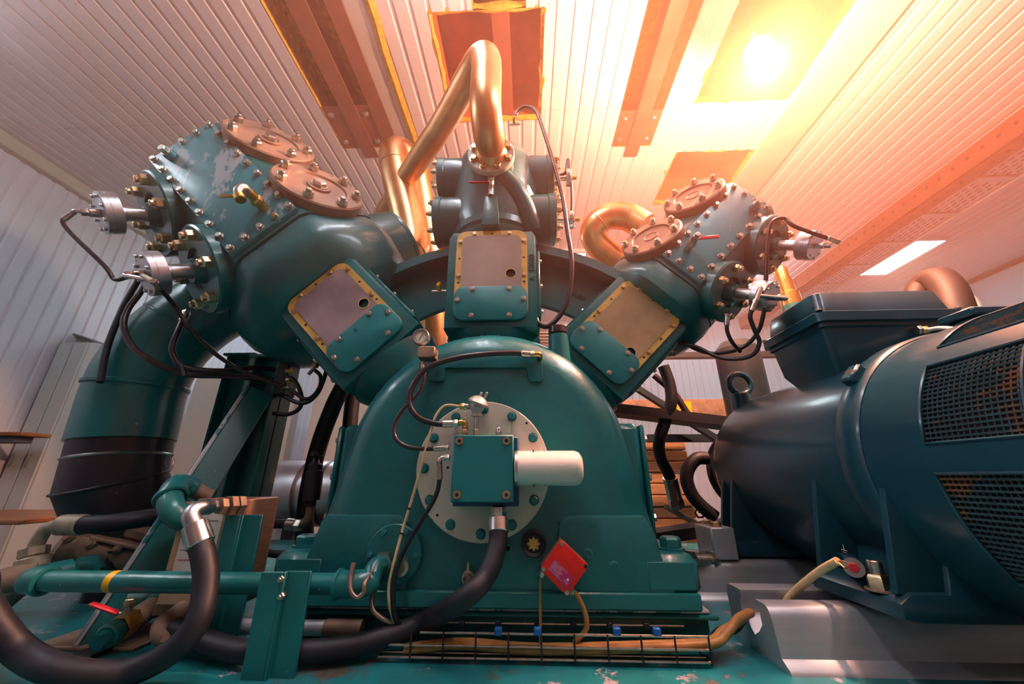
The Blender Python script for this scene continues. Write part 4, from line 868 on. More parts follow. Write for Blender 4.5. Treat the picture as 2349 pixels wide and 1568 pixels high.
gl = RB @ V((-.03, -.05, -.035)); gr_ = RB @ V((.05, -.03, -.035))
hose('thin tan cable dropping from the red box on the drain cock side', [gl, gl + V((-.006, 0, -.03)), V((gl.x - .008, 1.12, .07)), V((gl.x - .01, 1.12, .03))], .0038, 'cable_tan', cat='cable', name='box_cable')
hose('thicker tan cable curving from the red box into the wire tray', [gr_, gr_ + V((.018, 0, -.02)), gr_ + V((.034, 0, -.06)), V((gr_.x + .03, 1.12, .06)), V((gr_.x + .0, 1.12, .035))], .0065, 'cable_tan', cat='cable', name='box_cable')

# ------------------------------------------------------------------ hoses of the valve unloaders
def gp_(G, z): return G @ V((0, 0, z))
e1, e2 = gp_(GL[0], .245), gp_(GL[1], .245)
kk = 'unloader hoses'
t = hose('thin black hose from the upper unloader of the big cylinder to the white tee', [e1 + V((-.022, -.005, -.012)), e1 + V((-.028, -.005, -.06)), at(238, 608, e1.y + .02), at(262, 640, e1.y + .03), at(290, 636, e1.y + .02), at(314, 628, e2.y - .0)], .0068, ends='s', fl=.03)
MB().tube(cr([e1 - (e1 - gp_(GL[0], .2)) * .2, e1 + V((-.012, -.006, .0)), e1 + V((-.022, -.005, -.012))], 3), .0075, 8).build('elbow_fitting', 'chrome', t)
tee = at(342, 641, e2.y); t = T('hose_tee', 'white hose tee in front of the lower unloader of the big cylinder', 'fitting', tee); dd = (at(366, 656, e2.y) - at(316, 628, e2.y)).normalized()
MB().cyl(tee - dd * .03, tee + dd * .03, .009, n=12).build('tee_body', 'cover_white', t); MB().tube([tee, e2], .007, 8).build('tee_branch', 'chrome', t)
hose('shiny dark hose running from the white tee down to the hose cluster by the post', [tee + dd * .03, at(400, 700, 1.15), at(432, 748, 1.2), at(480, 800, 1.28), at(540, 842, 1.36), at(600, 868, 1.42), at(640, 882, 1.46)], .0075, ends='s', fl=.03)
hose('straight black hose passing behind the big cylinder down to the suction pipe seam', [at(345, 585, 1.42), at(318, 640, 1.4), at(285, 700, 1.38), at(255, 770, 1.36), at(240, 820, 1.35), at(230, 876, 1.34)], .0115, 'rubber')
hose('shiny hose making a wide bend in front of the suction pipe', [at(340, 575, 1.36), at(343, 620, 1.33), at(325, 665, 1.3), at(293, 710, 1.28), at(284, 750, 1.27), at(305, 795, 1.27), at(355, 832, 1.28), at(430, 858, 1.32), at(510, 862, 1.4), at(590, 868, 1.48), at(640, 874, 1.52)], .011)
hose('shiny hose bending below the lower unloader of the big cylinder', [at(425, 722, 1.3), at(408, 760, 1.27), at(395, 800, 1.26), at(412, 836, 1.27), at(455, 848, 1.3), at(530, 850, 1.38), at(590, 842, 1.46), at(632, 848, 1.52)], .0105, ends='s', fl=.04)
b = T('cable_clip', 'small tie holding two hoses together before the suction pipe', 'clip', at(420, 848, 1.27)); MB().tube([at(417 , 838, 1.265) , at(424, 862, 1.265)], .006, 6).build('clip_band', 'rubber', b)
# far side
f1, f2 = gp_(GR[0], .245), gp_(GR[1], .245)
hose('thin hose arching over the upper unloader of the smaller cylinder', [f1 + V((.01, -.01, .012)), at(1825, 520, f1.y - .01), at(1800, 501, f1.y), at(1772, 508, f1.y + .0), at(1761, 545, f1.y + .01), at(1757, 640, f1.y + .04), at(1752, 715, f1.y + .06), at(1736, 765, f1.y + .1), at(1700, 798, f1.y + .14), at(1640, 810, f1.y + .18), at(1595, 800, f1.y + .22), at(1562, 778, f1.y + .25)], .0072, ends='s', fl=.03)
tee = at(1738, 678, f2.y - .0); t = T('hose_tee', 'chrome hose tee beside the lower unloader of the smaller cylinder', 'fitting', tee); dd = (at(1725, 712, f2.y) - at(1752, 645, f2.y)).normalized()
MB().cyl(tee - dd * .035, tee + dd * .035, .009, n=12).build('tee_body', 'chrome', t); MB().tube([tee, f2], .007, 8).build('tee_branch', 'chrome', t)
hose('thin hose swinging from the chrome tee under the smaller cylinder', [tee + dd * .035, at(1721, 725, f2.y + .01), at(1731, 757, f2.y + .03), at(1742, 785, f2.y + .05), at(1727, 813, f2.y + .08), at(1690, 823, f2.y + .12), at(1645, 818, f2.y + .16), at(1600, 796, f2.y + .2), at(1555, 786, f2.y + .24)], .0072, ends='s', fl=.03)
hose('short thin hose below the lower unloader of the smaller cylinder', [at(1668, 728, f2.y + .06), at(1668, 758, f2.y + .07), at(1680, 785, f2.y + .09), at(1698, 806, f2.y + .12)], .0068, ends='s', fl=.03)
hose('long brown hose arching beside the upright cylinder down to its housing', [at(1180, 282, 1.37), at(1186, 258, 1.36), at(1206, 244, 1.35), at(1230, 256, 1.34), at(1247, 300, 1.32), at(1270, 375, 1.3), at(1290, 450, 1.29), at(1302, 530, 1.28), at(1312, 600, 1.27), at(1306, 675, 1.27), at(1285, 722, 1.27), at(1256, 748, 1.27), at(1236, 742, 1.27), at(1228, 726, 1.28)], .0095)
hose('short dark hose linking the two unloaders of the upright cylinder', [at(1284, 402, 1.4), at(1297, 395, 1.4), at(1303, 365, 1.4), at(1308, 400, 1.4), at(1312, 450, 1.4), at(1310, 500, 1.4), at(1300, 520, 1.4)], .007)

# ------------------------------------------------------------------ suction pipe of the big cylinder
sp = T('suction_pipe', 'wide teal suction pipe bending down from the big cylinder', 'pipe', at(285, 1020, 1.55))
P = cr([at(520, 690, 1.62), at(452, 730, 1.6), at(385, 785, 1.57), at(335, 850, 1.55), at(312, 905, 1.55), at(297, 960, 1.55), at(283, 1012, 1.55)], 6)
MB().tube(P, .172, 40).build('pipe_bend', 'teal', sp, ang=60)
i = 22; d = (P[i + 1] - P[i]).normalized(); MB().lathe(P[i], d, [(-.012, .171), (-.006, .179), (.006, .179), (.012, .171)], 40).build('weld_seam', 'teal', sp)
i = 9; d = (P[i + 1] - P[i]).normalized(); MB().lathe(P[i], d, [(-.008, .171), (-.003, .176), (.003, .176), (.008, .171)], 40).build('weld_seam', 'teal', sp)
bp = T('black_duct', 'black painted mitred duct below the teal suction pipe', 'duct', at(300, 1330, 1.62))
A, B_, C_ = at(284, 1010, 1.55), at(262, 1105, 1.55), at(330, 1300, 1.72); u, v = (B_ - A).normalized(), (C_ - B_).normalized(); nn = (u + v).normalized()
def ell(c, axis, n, r, seg=40):        # circle of a pipe cut by a plane with normal n
    x = axis.orthogonal().normalized(); y = axis.cross(x); o = []
    for k in range(seg): q = (x * math.cos(2 * pi * k / seg) + y * math.sin(2 * pi * k / seg)) * r; o.append(c + q - axis * (q.dot(n) / axis.dot(n)))
    return o
x0_ = u.orthogonal().normalized()
def ellx(c, axis, n, r, seg=40):
    x = (x0_ - axis * x0_.dot(axis)).normalized(); y = axis.cross(x); return [c + q - axis * (q.dot(n) / axis.dot(n)) for q in [(x * math.cos(2 * pi * k / seg) + y * math.sin(2 * pi * k / seg)) * r for k in range(seg)]]
MB().loft([ellx(A, u, u, .163), ellx(B_, u, nn, .163), ellx(C_, v, v, .163)]).build('duct_sections', 'black_paint', bp, ang=20)
MB().lathe(A + u * .07, u, [(-.006, .162), (0, .169), (.006, .162)], 40).build('weld_seam', 'zinc', bp)
E_ = ellx(B_, u, nn, .166); MB().tube(E_ + [E_[0]], .005, 6, False).build('weld_seam', 'black_paint', bp)

# ------------------------------------------------------------------ posts and brace under the big cylinder
Y_ = 1.62
def post(label, x, y, w, d, Yp, ytop):
    p = at(x, y, Yp); z1 = at(x, ytop, Yp).z
    t = T('support_post', label, 'post', (p.x, Yp, 0), 'teal support posts')
    MB().box(p.x - w / 2, p.x + w / 2, Yp, Yp + .01, .012, z1, .002).build('post_web', 'teal', t)
    for s in (-1, 1): MB().box(*sorted((p.x + s * w / 2, p.x + s * (w / 2 - .01))), Yp - .05, Yp + d, .012, z1, .002).build('post_flange', 'teal', t)
    MB().box(p.x - w / 2 - .04, p.x + w / 2 + .04, Yp - .06, Yp + d + .02, 0, .012, .002).build('base_plate', 'teal', t)
    MB().box(p.x - w / 2 - .02, p.x + w / 2 + .02, Yp - .055, Yp + d, z1, z1 + .012, .002).build('cap_plate', 'teal', t)
    return t
post('wide teal channel post behind the slanting brace', 530, 960, .12, .07, 1.72, 822)
post('narrower teal channel post beside the hose cluster', 600, 960, .12, .08, 1.55, 826)
t = T('slanting_brace', 'teal steel brace with scraped white edges leaning from the deck to the post', 'brace', az(150, 1488, 0))
p0, p1 = az(205, 1478, .0) + V((0, .03, 0)), at(590, 905, 1.5)
d = (p1 - p0).normalized(); side = V((.95, -1, 0)); sx = (side - d * side.dot(d)).normalized(); up_ = sx.cross(d)
if up_.z < 0: up_ = -up_
Mx = M((sx, up_, d)).transposed().to_4x4(); Mx = M.Translation(p0) @ Mx; L_ = (p1 - p0).length
MB(Mx).box(-.05, .05, .04, .052, -.02, L_, .003).build('top_face', 'teal_scraped', t)
MB(Mx).box(.04, .05, -.05, .04, -.02, L_, .002).build('side_web', 'teal', t); MB(Mx).box(-.05, -.04, -.05, .04, -.02, L_, .002).build('side_web', 'teal', t)
MB().box(p0.x - .12, p0.x + .16, p0.y - .07, p0.y + .1, 0, .01, .003).build('foot_plate', 'rusty', t)

# ------------------------------------------------------------------ plate heat exchanger and its mounts
h0, h1 = at(440, 1150, 1.17), at(578, 1150, 1.17); zt_ = at(500, 1143, 1.2).z
hx = T('heat_exchanger', 'copper brazed plate heat exchanger with a paper label', 'heat exchanger', ((h0.x + h1.x) / 2, 1.25, .04))
MB().prism(rrect(h0.x, h1.x, 1.17, 1.32, .03), .1, zt_, .004).build('plate_pack', 'hx_copper', hx)
MB().box(h0.x - .012, h1.x - .05, 1.155, 1.169, .09, zt_ - .006, .004).build('front_plate', 'hx_tape', hx)
MB().box(h0.x + .012, h1.x - .065, 1.1525, 1.1545, .17, .34, .0003).build('paper_label', 'paper', hx)
b = MB()
for k in range(5): b.box(h0.x + .02, h1.x - .075 - .006 * (k % 2), 1.1518, 1.1524, .2 + .025 * k, .2015 + .025 * k)
b.build('label_lines', 'ink_faded', hx, kind='stuff')
text(hx, '23', FRONT(1.1516) @ M.Translation((h0.x + .07, .325, 0)) @ M.Rotation(1.4, 4, 'Z'), .02, 'ink_dark', ext=.0001, name='handwriting')
MB().box(h0.x - .03, h1.x - .04, 1.17, 1.36, .06, .092, .004).build('bottom_bracket', 'rusty', hx)
q = at(482, 1162, 1.06); dy = V((.35, .93, 0)).normalized()
for k, (r_, l_) in enumerate(((.017, .016), (.022, .018), (.028, .02), (.027, .02))): MB().hexa(q + dy * (.022 * k), dy, r_, l_).build('union_nut', 'rusty' if k else 'zinc', hx)
te = T('pipe_elbow', 'fat teal pipe elbow beside the heat exchanger', 'elbow', at(405, 1190, 1.15))
MB().tube(cr([at(478, 1140, 1.28), at(440, 1122, 1.24), at(408, 1112, 1.19), at(391, 1138, 1.15), at(398, 1172, 1.13), at(428, 1190, 1.15), at(470, 1184, 1.2)], 6), [.022] * 6 + [.032] * 26 + [.026] * 10, 20).build('elbow_body', 'teal', te, ang=60)
MB().lathe(at(392, 1140, 1.15), at(398, 1165, 1.13) - at(392, 1140, 1.15), [(-.006, .036), (-.003, .042), (.006, .042), (.009, .036)], 24).build('elbow_rim', 'teal', te)
MB().tube([at(478, 1140, 1.28), at(430, 1115, 1.23)], .024, 16).build('pipe_end', 'rusty', te)
def angle_post(label, x, y, Yp, w, ytop, ybot=None):
    p = at(x, y, Yp); z1 = at(x, ytop, Yp).z; t = T('angle_post', label, 'bracket', (p.x, Yp, 0), 'teal angle steel uprights')
    MB().box(p.x - w / 2, p.x - .006, Yp, Yp + .008, 0, z1, .001).build('angle_leg', 'teal', t); MB().box(p.x - .006, p.x + .002, Yp, Yp + .022, 0, z1, .001).build('angle_leg', 'teal', t)
    MB().box(p.x, p.x + w / 2, Yp + .012, Yp + .02, 0, z1, .001).build('angle_leg', 'teal', t); return t, p, z1
angle_post('tall teal angle steel upright next to the heat exchanger', 530, 1300, 1.12, .1, 1181)
t, p, z1 = angle_post('short teal angle steel bracket holding the long teal pipe', 632, 1430, .995, .115, 1312)
for y in (1325, 1364): bolt(t, at(652, y, 1.007), (0, -1, 0), .0085, .014, 'nut', 'zinc', None, 'nut')

# ------------------------------------------------------------------ long teal pipe with its elbows
zp = at(430, 1335, 1.075).z; xl, xr_ = at(85, 1335, 1.075).x, at(795, 1335, 1.075).x
t = T('water_pipe', 'long thin teal pipe running level ahead of the brace to the round cover', 'pipe', ((xl + xr_) / 2, 1.075, zp))
MB().tube([(xl, 1.075, zp), (xr_, 1.075, zp)], .0245, 20).build('pipe_run', 'teal', t)
MB().tube(cr([(xl + .02, 1.075, zp), (xl - .02, 1.08, zp), (xl - .035, 1.11, zp), (xl - .02, 1.16, zp + .005)], 5), .031, 18).build('pipe_elbow', 'teal', t, ang=60)
MB().lathe((xl + .02, 1.075, zp), (1, 0, 0), [(-.006, .03), (-.003, .035), (.003, .035), (.006, .026)], 20).build('elbow_rim', 'teal', t)
MB().tube([(xl - .02, 1.16, zp + .005), at(200, 1302, 1.35)], .02, 14).build('pipe_branch', 'teal', t); MB().hexa(at(192, 1304, 1.33), at(215, 1297, 1.4) - at(192, 1304, 1.33), .042, .05).build('union_nut', 'teal', t)
q = at(880, 1290, 1.135)
MB().tube(cr([(xr_ - .02, 1.075, zp), (xr_ + .03, 1.077, zp + .001), (xr_ + .055, 1.09, zp + .006), at(860, 1302, 1.11), q], 5), [.031] * 11 + [.024] * 10, 18).build('pipe_elbow', 'teal', t, ang=60)
MB().lathe((xr_ - .02, 1.075, zp), (1, 0, 0), [(-.006, .026), (-.003, .035), (.003, .035), (.006, .03)], 20).build('elbow_rim', 'teal', t)
MB().hexa(q + V((0, -.012, 0)), (.1, 1, .1), .028, .03).build('union_nut', 'zinc', t)
MB().lathe((at(265, 1335, 1.075).x, 1.075, zp), (1, 0, 0), [(-.012, .0246), (-.01, .0249), (.006, .0249), (.008, .0246)], 20).build('yellow_band', 'yellow_plastic', t)
t = T('pipe_union', 'zinc hex union on the round cover beside the black hose', 'fitting', at(925, 1298, 1.14)); q = at(923, 1296, 1.14); MB().lathe(q, (.1, -1, 0), [(0, 0), (0, .022), (.03, .022), (.03, .013), (.01, .012), (.01, 0)], 16).build('union_body', 'zinc', t)
hose('small flexible conduit coil hanging under the teal pipe elbow', [at(812, 1290, 1.06), at(805, 1320, 1.05), at(804, 1352, 1.04), at(818, 1370, 1.04), at(834, 1358, 1.045), at(838, 1335, 1.05), at(862, 1300, 1.1)], .006, 'conduit', cat='conduit', name='flexible_conduit')
hose('flexible conduit running from the union down to the wire tray', [at(868, 1325, 1.12), at(864, 1345, 1.12), at(853, 1370, 1.11), at(857, 1400, 1.1), at(880, 1420, 1.1), at(900, 1428, 1.11)], .006, 'conduit', cat='conduit', name='flexible_conduit')
# galvanised conduit behind the black hose
xa, xb = at(528, 1452, 1.2), at(860, 1452, 1.2)
t = T('steel_conduit', 'galvanised conduit lying along the deck behind the thick hose', 'conduit', (xa.x, 1.2, 0)); MB().tube([(xa.x, 1.16, .045), (xb.x - .1, 1.16, .045)], .018, 16).build('conduit_run', 'rail_steel', t); MB().tube([(xb.x - .12, 1.16, .045), (xb.x - .02, 1.16, .045)], .021, 16).build('conduit_socket', 'rusty', t)

# ------------------------------------------------------------------ ball valve and rusty fittings on the deck
bv = T('ball_valve', 'brass ball valve with red lever handle lying low on the deck', 'valve', az(290, 1450, .02))
v0, v1 = at(222, 1474, 1.06), at(345, 1395, 1.2); dv = (v1 - v0).normalized()
MB().hexa(v0, dv, .02, .03).build('drain_plug', 'teal', bv); MB().cyl(v0 + dv * .02, v0 + dv * .05, .028, n=20, b=.004).build('valve_cap', 'teal', bv); MB().hexa(v0 + dv * .05, dv, .031, .05).build('valve_body', 'brass', bv); MB().cyl(v0 + dv * .09, v0 + dv * .16, .028, n=18).build('valve_neck', 'rusty', bv)
MB().cyl(v0 + dv * .075, v0 + dv * .075 + V((0, -.01, .05)), .009, n=10).build('valve_stem', 'zinc', bv)
s0 = v0 + dv * .075 + V((0, -.01, .05)); l0, l1 = at(272, 1406, 1.05), at(207, 1383, 1.02)
MB().beam(s0, l0, .014, .004).build('lever_root', 'zinc', bv); MB().beam(l0, l1, .022, .007, (0, 0, 1), .003).build('lever_grip', 'red_grip', bv); bolt(bv, s0, (0, 0, 1), .011, .012, 'hex', 'gold_bolt')
t = T('pipe_tee', 'dull teal pipe tee joined to the ball valve', 'tee', az(350, 1440, .03))
MB().tube(cr([v0 + dv * .15, v0 + dv * .22, v0 + dv * .3, at(400, 1370, 1.25)], 5), [.03, .034, .036] + [.038] * 12 + [.034], 20).build('tee_run', 'teal', t, ang=60); MB().tube([v0 + dv * .22, at(287, 1383, 1.2)], .038, 18).build('tee_branch', 'teal', t)
t = T('rusty_union', 'rusty pipe union going under the heat exchanger', 'fitting', at(350, 1375, 1.28)); u0, u1 = at(326, 1378, 1.22), at(420, 1352, 1.34); du = (u1 - u0).normalized()
MB().cyl(u0, u1, .024, n=16).build('pipe_run', 'rusty', t); MB().hexa(u0 + du * .03, du, .036, .04).build('union_nut', 'rusty', t)
t = T('rusty_elbow', 'rusty pipe elbow on the deck behind the thick hose loop', 'elbow', at(385, 1460, 1.08)); MB().tube(cr([at(420, 1395, 1.16), at(398, 1412, 1.12), at(372, 1432, 1.09), at(372, 1455, 1.08), at(395, 1465, 1.09), at(425, 1462, 1.11)], 5), .021, 16).build('elbow_body', 'rusty', t, ang=60); MB().hexa(at(384, 1463, 1.085), (1, .2, 0), .027, .02).build('elbow_nut', 'rusty', t)
t = T('deck_skid_plate', 'thin oily steel strip on the deck under the ball valve', 'plate', az(300, 1500, 0)); a, c = az(165, 1520, .0), az(330, 1455, 0); MB().beam(a + V((0, 0, .006)), c + V((0, 0, .006)), .06, .01, (0, 0, 1)).build('strip', 'black_paint', t)
# rusty gear pump left of the brace
g = at(215, 1262, 1.5); gz = at(215, 1262, 1.5)
gpm = T('gear_pump', 'rusty gear pump casting behind the slanting brace', 'pump', (g.x, 1.5, 0))
GM = M.Translation(g) @ M.Rotation(.35, 4, 'Y') @ M.Rotation(.5, 4, 'Z')
MB(GM).prism(rrect(-.1, .14, -.075, .06, .035), -.03, .03, .012, M.Rotation(pi / 2, 4, 'X')).build('pump_cover', 'rusty', gpm)
MB(GM).cyl((-.1, 0, 0), (.2, .02, 0), .06, n=24, b=.015).build('pump_barrel', 'rusty', gpm); MB(GM).box(-.02, .22, -.05, .09, .045, .062, .006).build('pump_flange', 'rusty', gpm); MB(GM).box(.05, .25, -.02, .1, .062, .11, .012).build('pump_cap', 'rusty', gpm)
for x, y in ((-.07, -.08), (.0, -.08), (.08, -.08)): bolt(gpm, (x, y + .045, .035), (-.4, -1, .3), .016, .02, 'nut', 'rusty', GM)
MB().cyl((g.x + .05, 1.53, 0), (g.x + .05, 1.53, g.z), .05, n=18).build('pump_stand', 'black_paint', gpm)
# bent hose end at far left
he = T('hydraulic_hose', 'hydraulic hose with corroded bent end beside the black duct', 'hose', at(75, 1330, 1.35))
Ph = [at(75, 1275, 1.33), at(88, 1240, 1.33), at(108, 1212, 1.33), at(140, 1203, 1.33), at(165, 1203, 1.33)]
MB().tube(cr(Ph, 5), .02, 14).build('bent_end', 'corroded', he, ang=60); MB().cyl(at(140, 1203, 1.33), at(192, 1203, 1.33), .033, n=18, b=.003).build('ferrule', 'corroded', he)
MB().tube(cr([at(188, 1203, 1.33), at(250, 1199, 1.35), at(320, 1190, 1.4), at(360, 1184, 1.45)], 5), .029, 16).build('hose_tube', 'rubber', he)
dd = (at(75, 1330, 1.33) - at(88, 1240, 1.33)).normalized(); q = at(80, 1255, 1.33)
MB().hexa(q, dd, .036, .03).build('swivel_nut', 'corroded', he); MB().cyl(q + dd * .03, q + dd * .065, .04, n=18, b=.004).build('adapter', 'corroded', he)
MB().cyl(q + dd * .06, q + dd * .12, .03, n=16).build('adapter_neck', 'rusty', he); MB().cyl(at(85, 1312, 1.33), at(-20, 1340, 1.26), .038, n=18, b=.004).build('tee_arm', 'rusty', he)
MB().cyl(q + dd * .1, (q.x - .1, 1.36, 0), .025, n=14).build('drop_pipe', 'rusty', he)

# ------------------------------------------------------------------ hose cluster by the post
vb = T('valve_manifold', 'black valve manifold with brass fittings on the post', 'manifold', at(650, 880, 1.5))
p = at(655, 865, 1.5); MB().box(p.x - .03, p.x + .02, 1.48, 1.56, p.z - .08, p.z + .06, .005).build('manifold_block', 'black_paint', vb)
for y, x in ((848, 660), (872, 660), (893, 658)): q = at(x, y, 1.47); MB().hexa(q, (1, -.3, -.2), .013, .02).build('fitting_nut', 'brass', vb)
hose('black hose dropping in an arc from the manifold past the ribbed wall', [at(655, 862, 1.47), at(675, 872, 1.46), at(688, 895, 1.45), at(692, 918, 1.45), at(685, 938, 1.46), at(660, 950, 1.48), at(628, 948, 1.5)], .0085, 'rubber')
hose('black hose curving from the manifold up to the cock under the window housing', [at(652, 890, 1.46), at(672, 897, 1.45), at(698, 914, 1.44), at(718, 908, 1.43), at(734, 885, 1.42), at(735, 862, 1.42), at(722, 848, 1.42)], .0075, 'rubber')
hose('second black hose tied along the first between manifold and window housing', [at(655, 910, 1.46), at(680, 922, 1.45), at(705, 922, 1.44), at(728, 902, 1.43), at(742, 872, 1.42), at(750, 845, 1.42)], .008, 'rubber')
dk = T('drain_valve', 'small drain cock hanging under the leaning pink windowed housing', 'valve', at(718, 852, 1.4)); q = at(722, 842, 1.4); MB().hexa(q, (.3, 0, 1), .014, .025).build('cock_body', 'brass', dk); MB().cyl(q, at(708, 858, 1.39), .007, n=8).build('cock_spout', 'zinc', dk)
hose('broad black belt-like hose hanging from the leaning housing down to the deck', [at(790, 880, 1.62), at(765, 930, 1.65), at(735, 1010, 1.68), at(712, 1100, 1.7), at(700, 1180, 1.7), at(698, 1260, 1.7), at(698, 1330, 1.7)], .036, 'rubber', n=16)
hose('black hose hanging close to the arch side', [at(812, 890, 1.75), at(806, 940, 1.75), at(802, 990, 1.75), at(800, 1060, 1.75)], .034, 'rubber', n=14)
rv = T('relief_valve', 'dark relief valve with hand wheel beside the crankcase side cover', 'valve', at(715, 1190, 1.55)); q0, q1 = at(712, 1160, 1.5), at(728, 1035, 1.5); dr = (q1 - q0).normalized(); L_ = (q1 - q0).length
MB().lathe(q0, dr, [(0, 0), (0, .02), (.02, .02), (.02, .032), (L_ * .62, .032), (L_ * .64, .027), (L_ * .74, .027), (L_ * .78, .016), (L_ * .9, .008), (L_ * .92, .026), (L_, .026), (L_, 0)], 18).build('valve_body', 'black_paint', rv)
MB().tube(cr([q0, at(708, 1185, 1.5), at(695, 1200, 1.5), at(672, 1203, 1.5)], 5), .015, 12).build('inlet_bend', 'rusty', rv)
hose('dark hose running level from the relief valve behind the tall upright', [at(675, 1203, 1.5), at(640, 1201, 1.5), at(590, 1205, 1.5), at(540, 1207, 1.5)], .016, 'rubber', ends='s', fl=.03)
hose('dark hose sagging low between the upright and the crankcase foot', [at(570, 1250, 1.5), at(600, 1262, 1.5), at(640, 1270, 1.5), at(690, 1265, 1.55)], .014, 'rubber')

# ------------------------------------------------------------------ background
def cabinet(label, x0, x1, y0, y1, z1, mt='cabinet', doors=2):
    t = T('steel_cabinet', label, 'cabinet', ((x0 + x1) / 2, (y0 + y1) / 2, ZF)); MB().box(x0, x1, y0, y1, ZF, z1, .006).build('cabinet_body', mt, t)
    w_ = (x1 - x0) / doors
    for k in range(doors): dr = MB().box(x0 + w_ * k + .006, x0 + w_ * (k + 1) - .006, y0 - .018, y0 - .001, ZF + .06, z1 - .02, .003).build('cabinet_door', mt, t); MB().box(x0 + w_ * k + .03, x0 + w_ * k + .045, y0 - .03, y0 - .018, .5, .62, .003).build('door_handle', 'zinc', dr)
    return t
c0 = az(209, 784, 1.65)
cabinet('tall white steel cabinet against the ribbed wall behind the suction pipe', XL + .05, c0.x, c0.y - .0, c0.y + .5, 1.65)
cabinet('white steel cabinet farther along the wall seen between pipe and brace', c0.x + .05, c0.x + 1.15, 4.4, 4.9, 1.6)
cabinet('white steel cabinet seen through the gap right of the suction pipe', -2.6, -1.65, 4.4, 4.9, 1.62)
t = T('cable_duct', 'dark grey vertical wall duct left of the tall cabinet', 'duct', (XL + .1, 2.5, ZF)); MB().box(XL + .03, XL + .16, 2.42, 2.56, ZF, 1.55, .004).build('duct_cover', 'duct_grey', t); MB().box(XL + .03, XL + .12, 2.58, 2.66, ZF, 1.5, .004).build('duct_side', 'duct_grey', t)
t = T('loose_board', 'grey folded sheet metal lying on top of the tall cabinet', 'sheet metal', (c0.x - .25, c0.y + .2, 1.65)); MB().add([(c0.x - .55, c0.y + .05, 1.86), (c0.x + .02, c0.y + .1, 1.655), (c0.x + .02, c0.y + .3, 1.655), (c0.x - .55, c0.y + .28, 1.86), (c0.x - .55, c0.y + .05, 1.84), (c0.x + .02, c0.y + .1, 1.65), (c0.x + .02, c0.y + .3, 1.65), (c0.x - .55, c0.y + .28, 1.84)], [(0, 1, 2, 3), (4, 7, 6, 5), (0, 4, 5, 1), (2, 6, 7, 3), (0, 3, 7, 4), (1, 5, 6, 2)]).build('sheet', 'duct_grey', t)
p = at(100, 1003, 3.0); t = T('wall_shelf', 'wooden shelf board on the ribbed wall', 'shelf', (p.x - .3, 3.0, p.z)); MB().box(XL + .03, p.x, 2.85, 3.05, p.z - .0, p.z + .03, .006).build('shelf_board', 'wood_edge', t); MB().box(XL + .03, p.x - .08, 2.88, 3.0, p.z - .05, p.z, .006).build('shelf_bracket', 'duct_grey', t)
p = at(145, 1188, 2.3); t = T('work_table', 'wooden table top on bent chrome legs at the edge of the hall', 'table', (p.x - .4, 2.3, ZF)); MB().box(p.x - .95, p.x, 2.1, 2.75, p.z - .014, p.z + .012, .006).build('table_top', 'wood_edge', t)
for yy in (2.12, 2.7): MB().tube(cr([(p.x - .95, yy, p.z - .03), (p.x - .3, yy, p.z - .03), (p.x - .24, yy, p.z - .06), (p.x - .22, yy, p.z - .12), (p.x - .26, yy, p.z - .4), (p.x - .3, yy, ZF)], 5), .022, 12).build('table_leg', 'zinc', t)
# silver wrapped tank behind the crankcase
p = at(655, 1135, 2.75); t = T('wrapped_tank', 'silver wrapped horizontal tank behind the posts', 'tank', (p.x, 2.75, 0))
MB().lathe((-2.35, 3.2, p.z), (1, 0, 0), [(0, 0), (0, .24), (.02, .25), (.55, .25), (.55, .22), (.6, .22), (.6, .25), (2.2, .25), (2.22, .24), (2.22, 0)], 44).build('tank_shell', 'silver_wrap', t)
for x in (-1.9, -.6): MB().box(x, x + .1, 3.1, 3.3, ZF, p.z - .2, .004).build('tank_saddle', 'black_paint', t)
MB().lathe((-1.62, 3.2, p.z), (1, 0, 0), [(0, 0), (0, .252), (.03, .252), (.03, 0)], 44).build('tank_band', 'black_paint', t)
# steel frame, hoses and crate between crankcase and motor
fr = T('frame_stand', 'dark painted steel stand standing between crankcase and motor', 'stand', (.95, 2.6, 0))
def fbar(a, c, w_, h_): MB().beam(a, c, w_, h_).build('frame_bar', 'frame_dark', fr)
a = at(1622, 815, 2.5); c = at(1655, 990, 2.5); fbar((a.x, 2.5, 0), (a.x, 2.5, a.z), .1, .1)
a2 = at(1572, 815, 2.62); fbar((a2.x, 2.62, 0), (a2.x, 2.62, a2.z), .05, .05)
a3 = at(1505, 960, 2.5); fbar((a3.x, 2.7, 0), (a3.x, 2.7, .95), .045, .045); a4 = at(1560, 1020, 2.7); fbar((a4.x, 2.72, 0), (a4.x, 2.72, .8), .1, .06)
fbar((a3.x - .4, 2.5, a.z), (a.x + .6, 2.5, a.z), .05, .04); q = at(1520, 1005, 2.6); fbar((q.x - .1, 2.6, q.z), (a.x + .3, 2.6, q.z), .05, .05)
fbar((a3.x - .5, 2.45, 1.25), (a.x, 2.5, .62), .04, .04); fbar((a.x, 2.55, .02), (a3.x, 2.55, .25), .03, .03)
q = at(1500, 950, 3.0); t = T('wooden_beam', 'brown beam with yellow mark behind the drive belt', 'beam', (q.x, 3.0, q.z)); MB().box(q.x - .6, q.x + .9, 3.0, 3.05, q.z - .02, q.z + .12, .004).build('beam_body', 'rusty', t); MB().box(q.x + .1, q.x + .3, 2.994, 3.0, q.z + .01, q.z + .1, .001).build('yellow_mark', 'yellow_plastic', t)
q = at(1518, 1210, 3.4); q1 = at(1518, 1030, 3.4); t = T('timber_crate', 'stack of raw timber planks behind the crankcase', 'crate', (q.x, 3.5, ZF))
k = 0; z = ZF
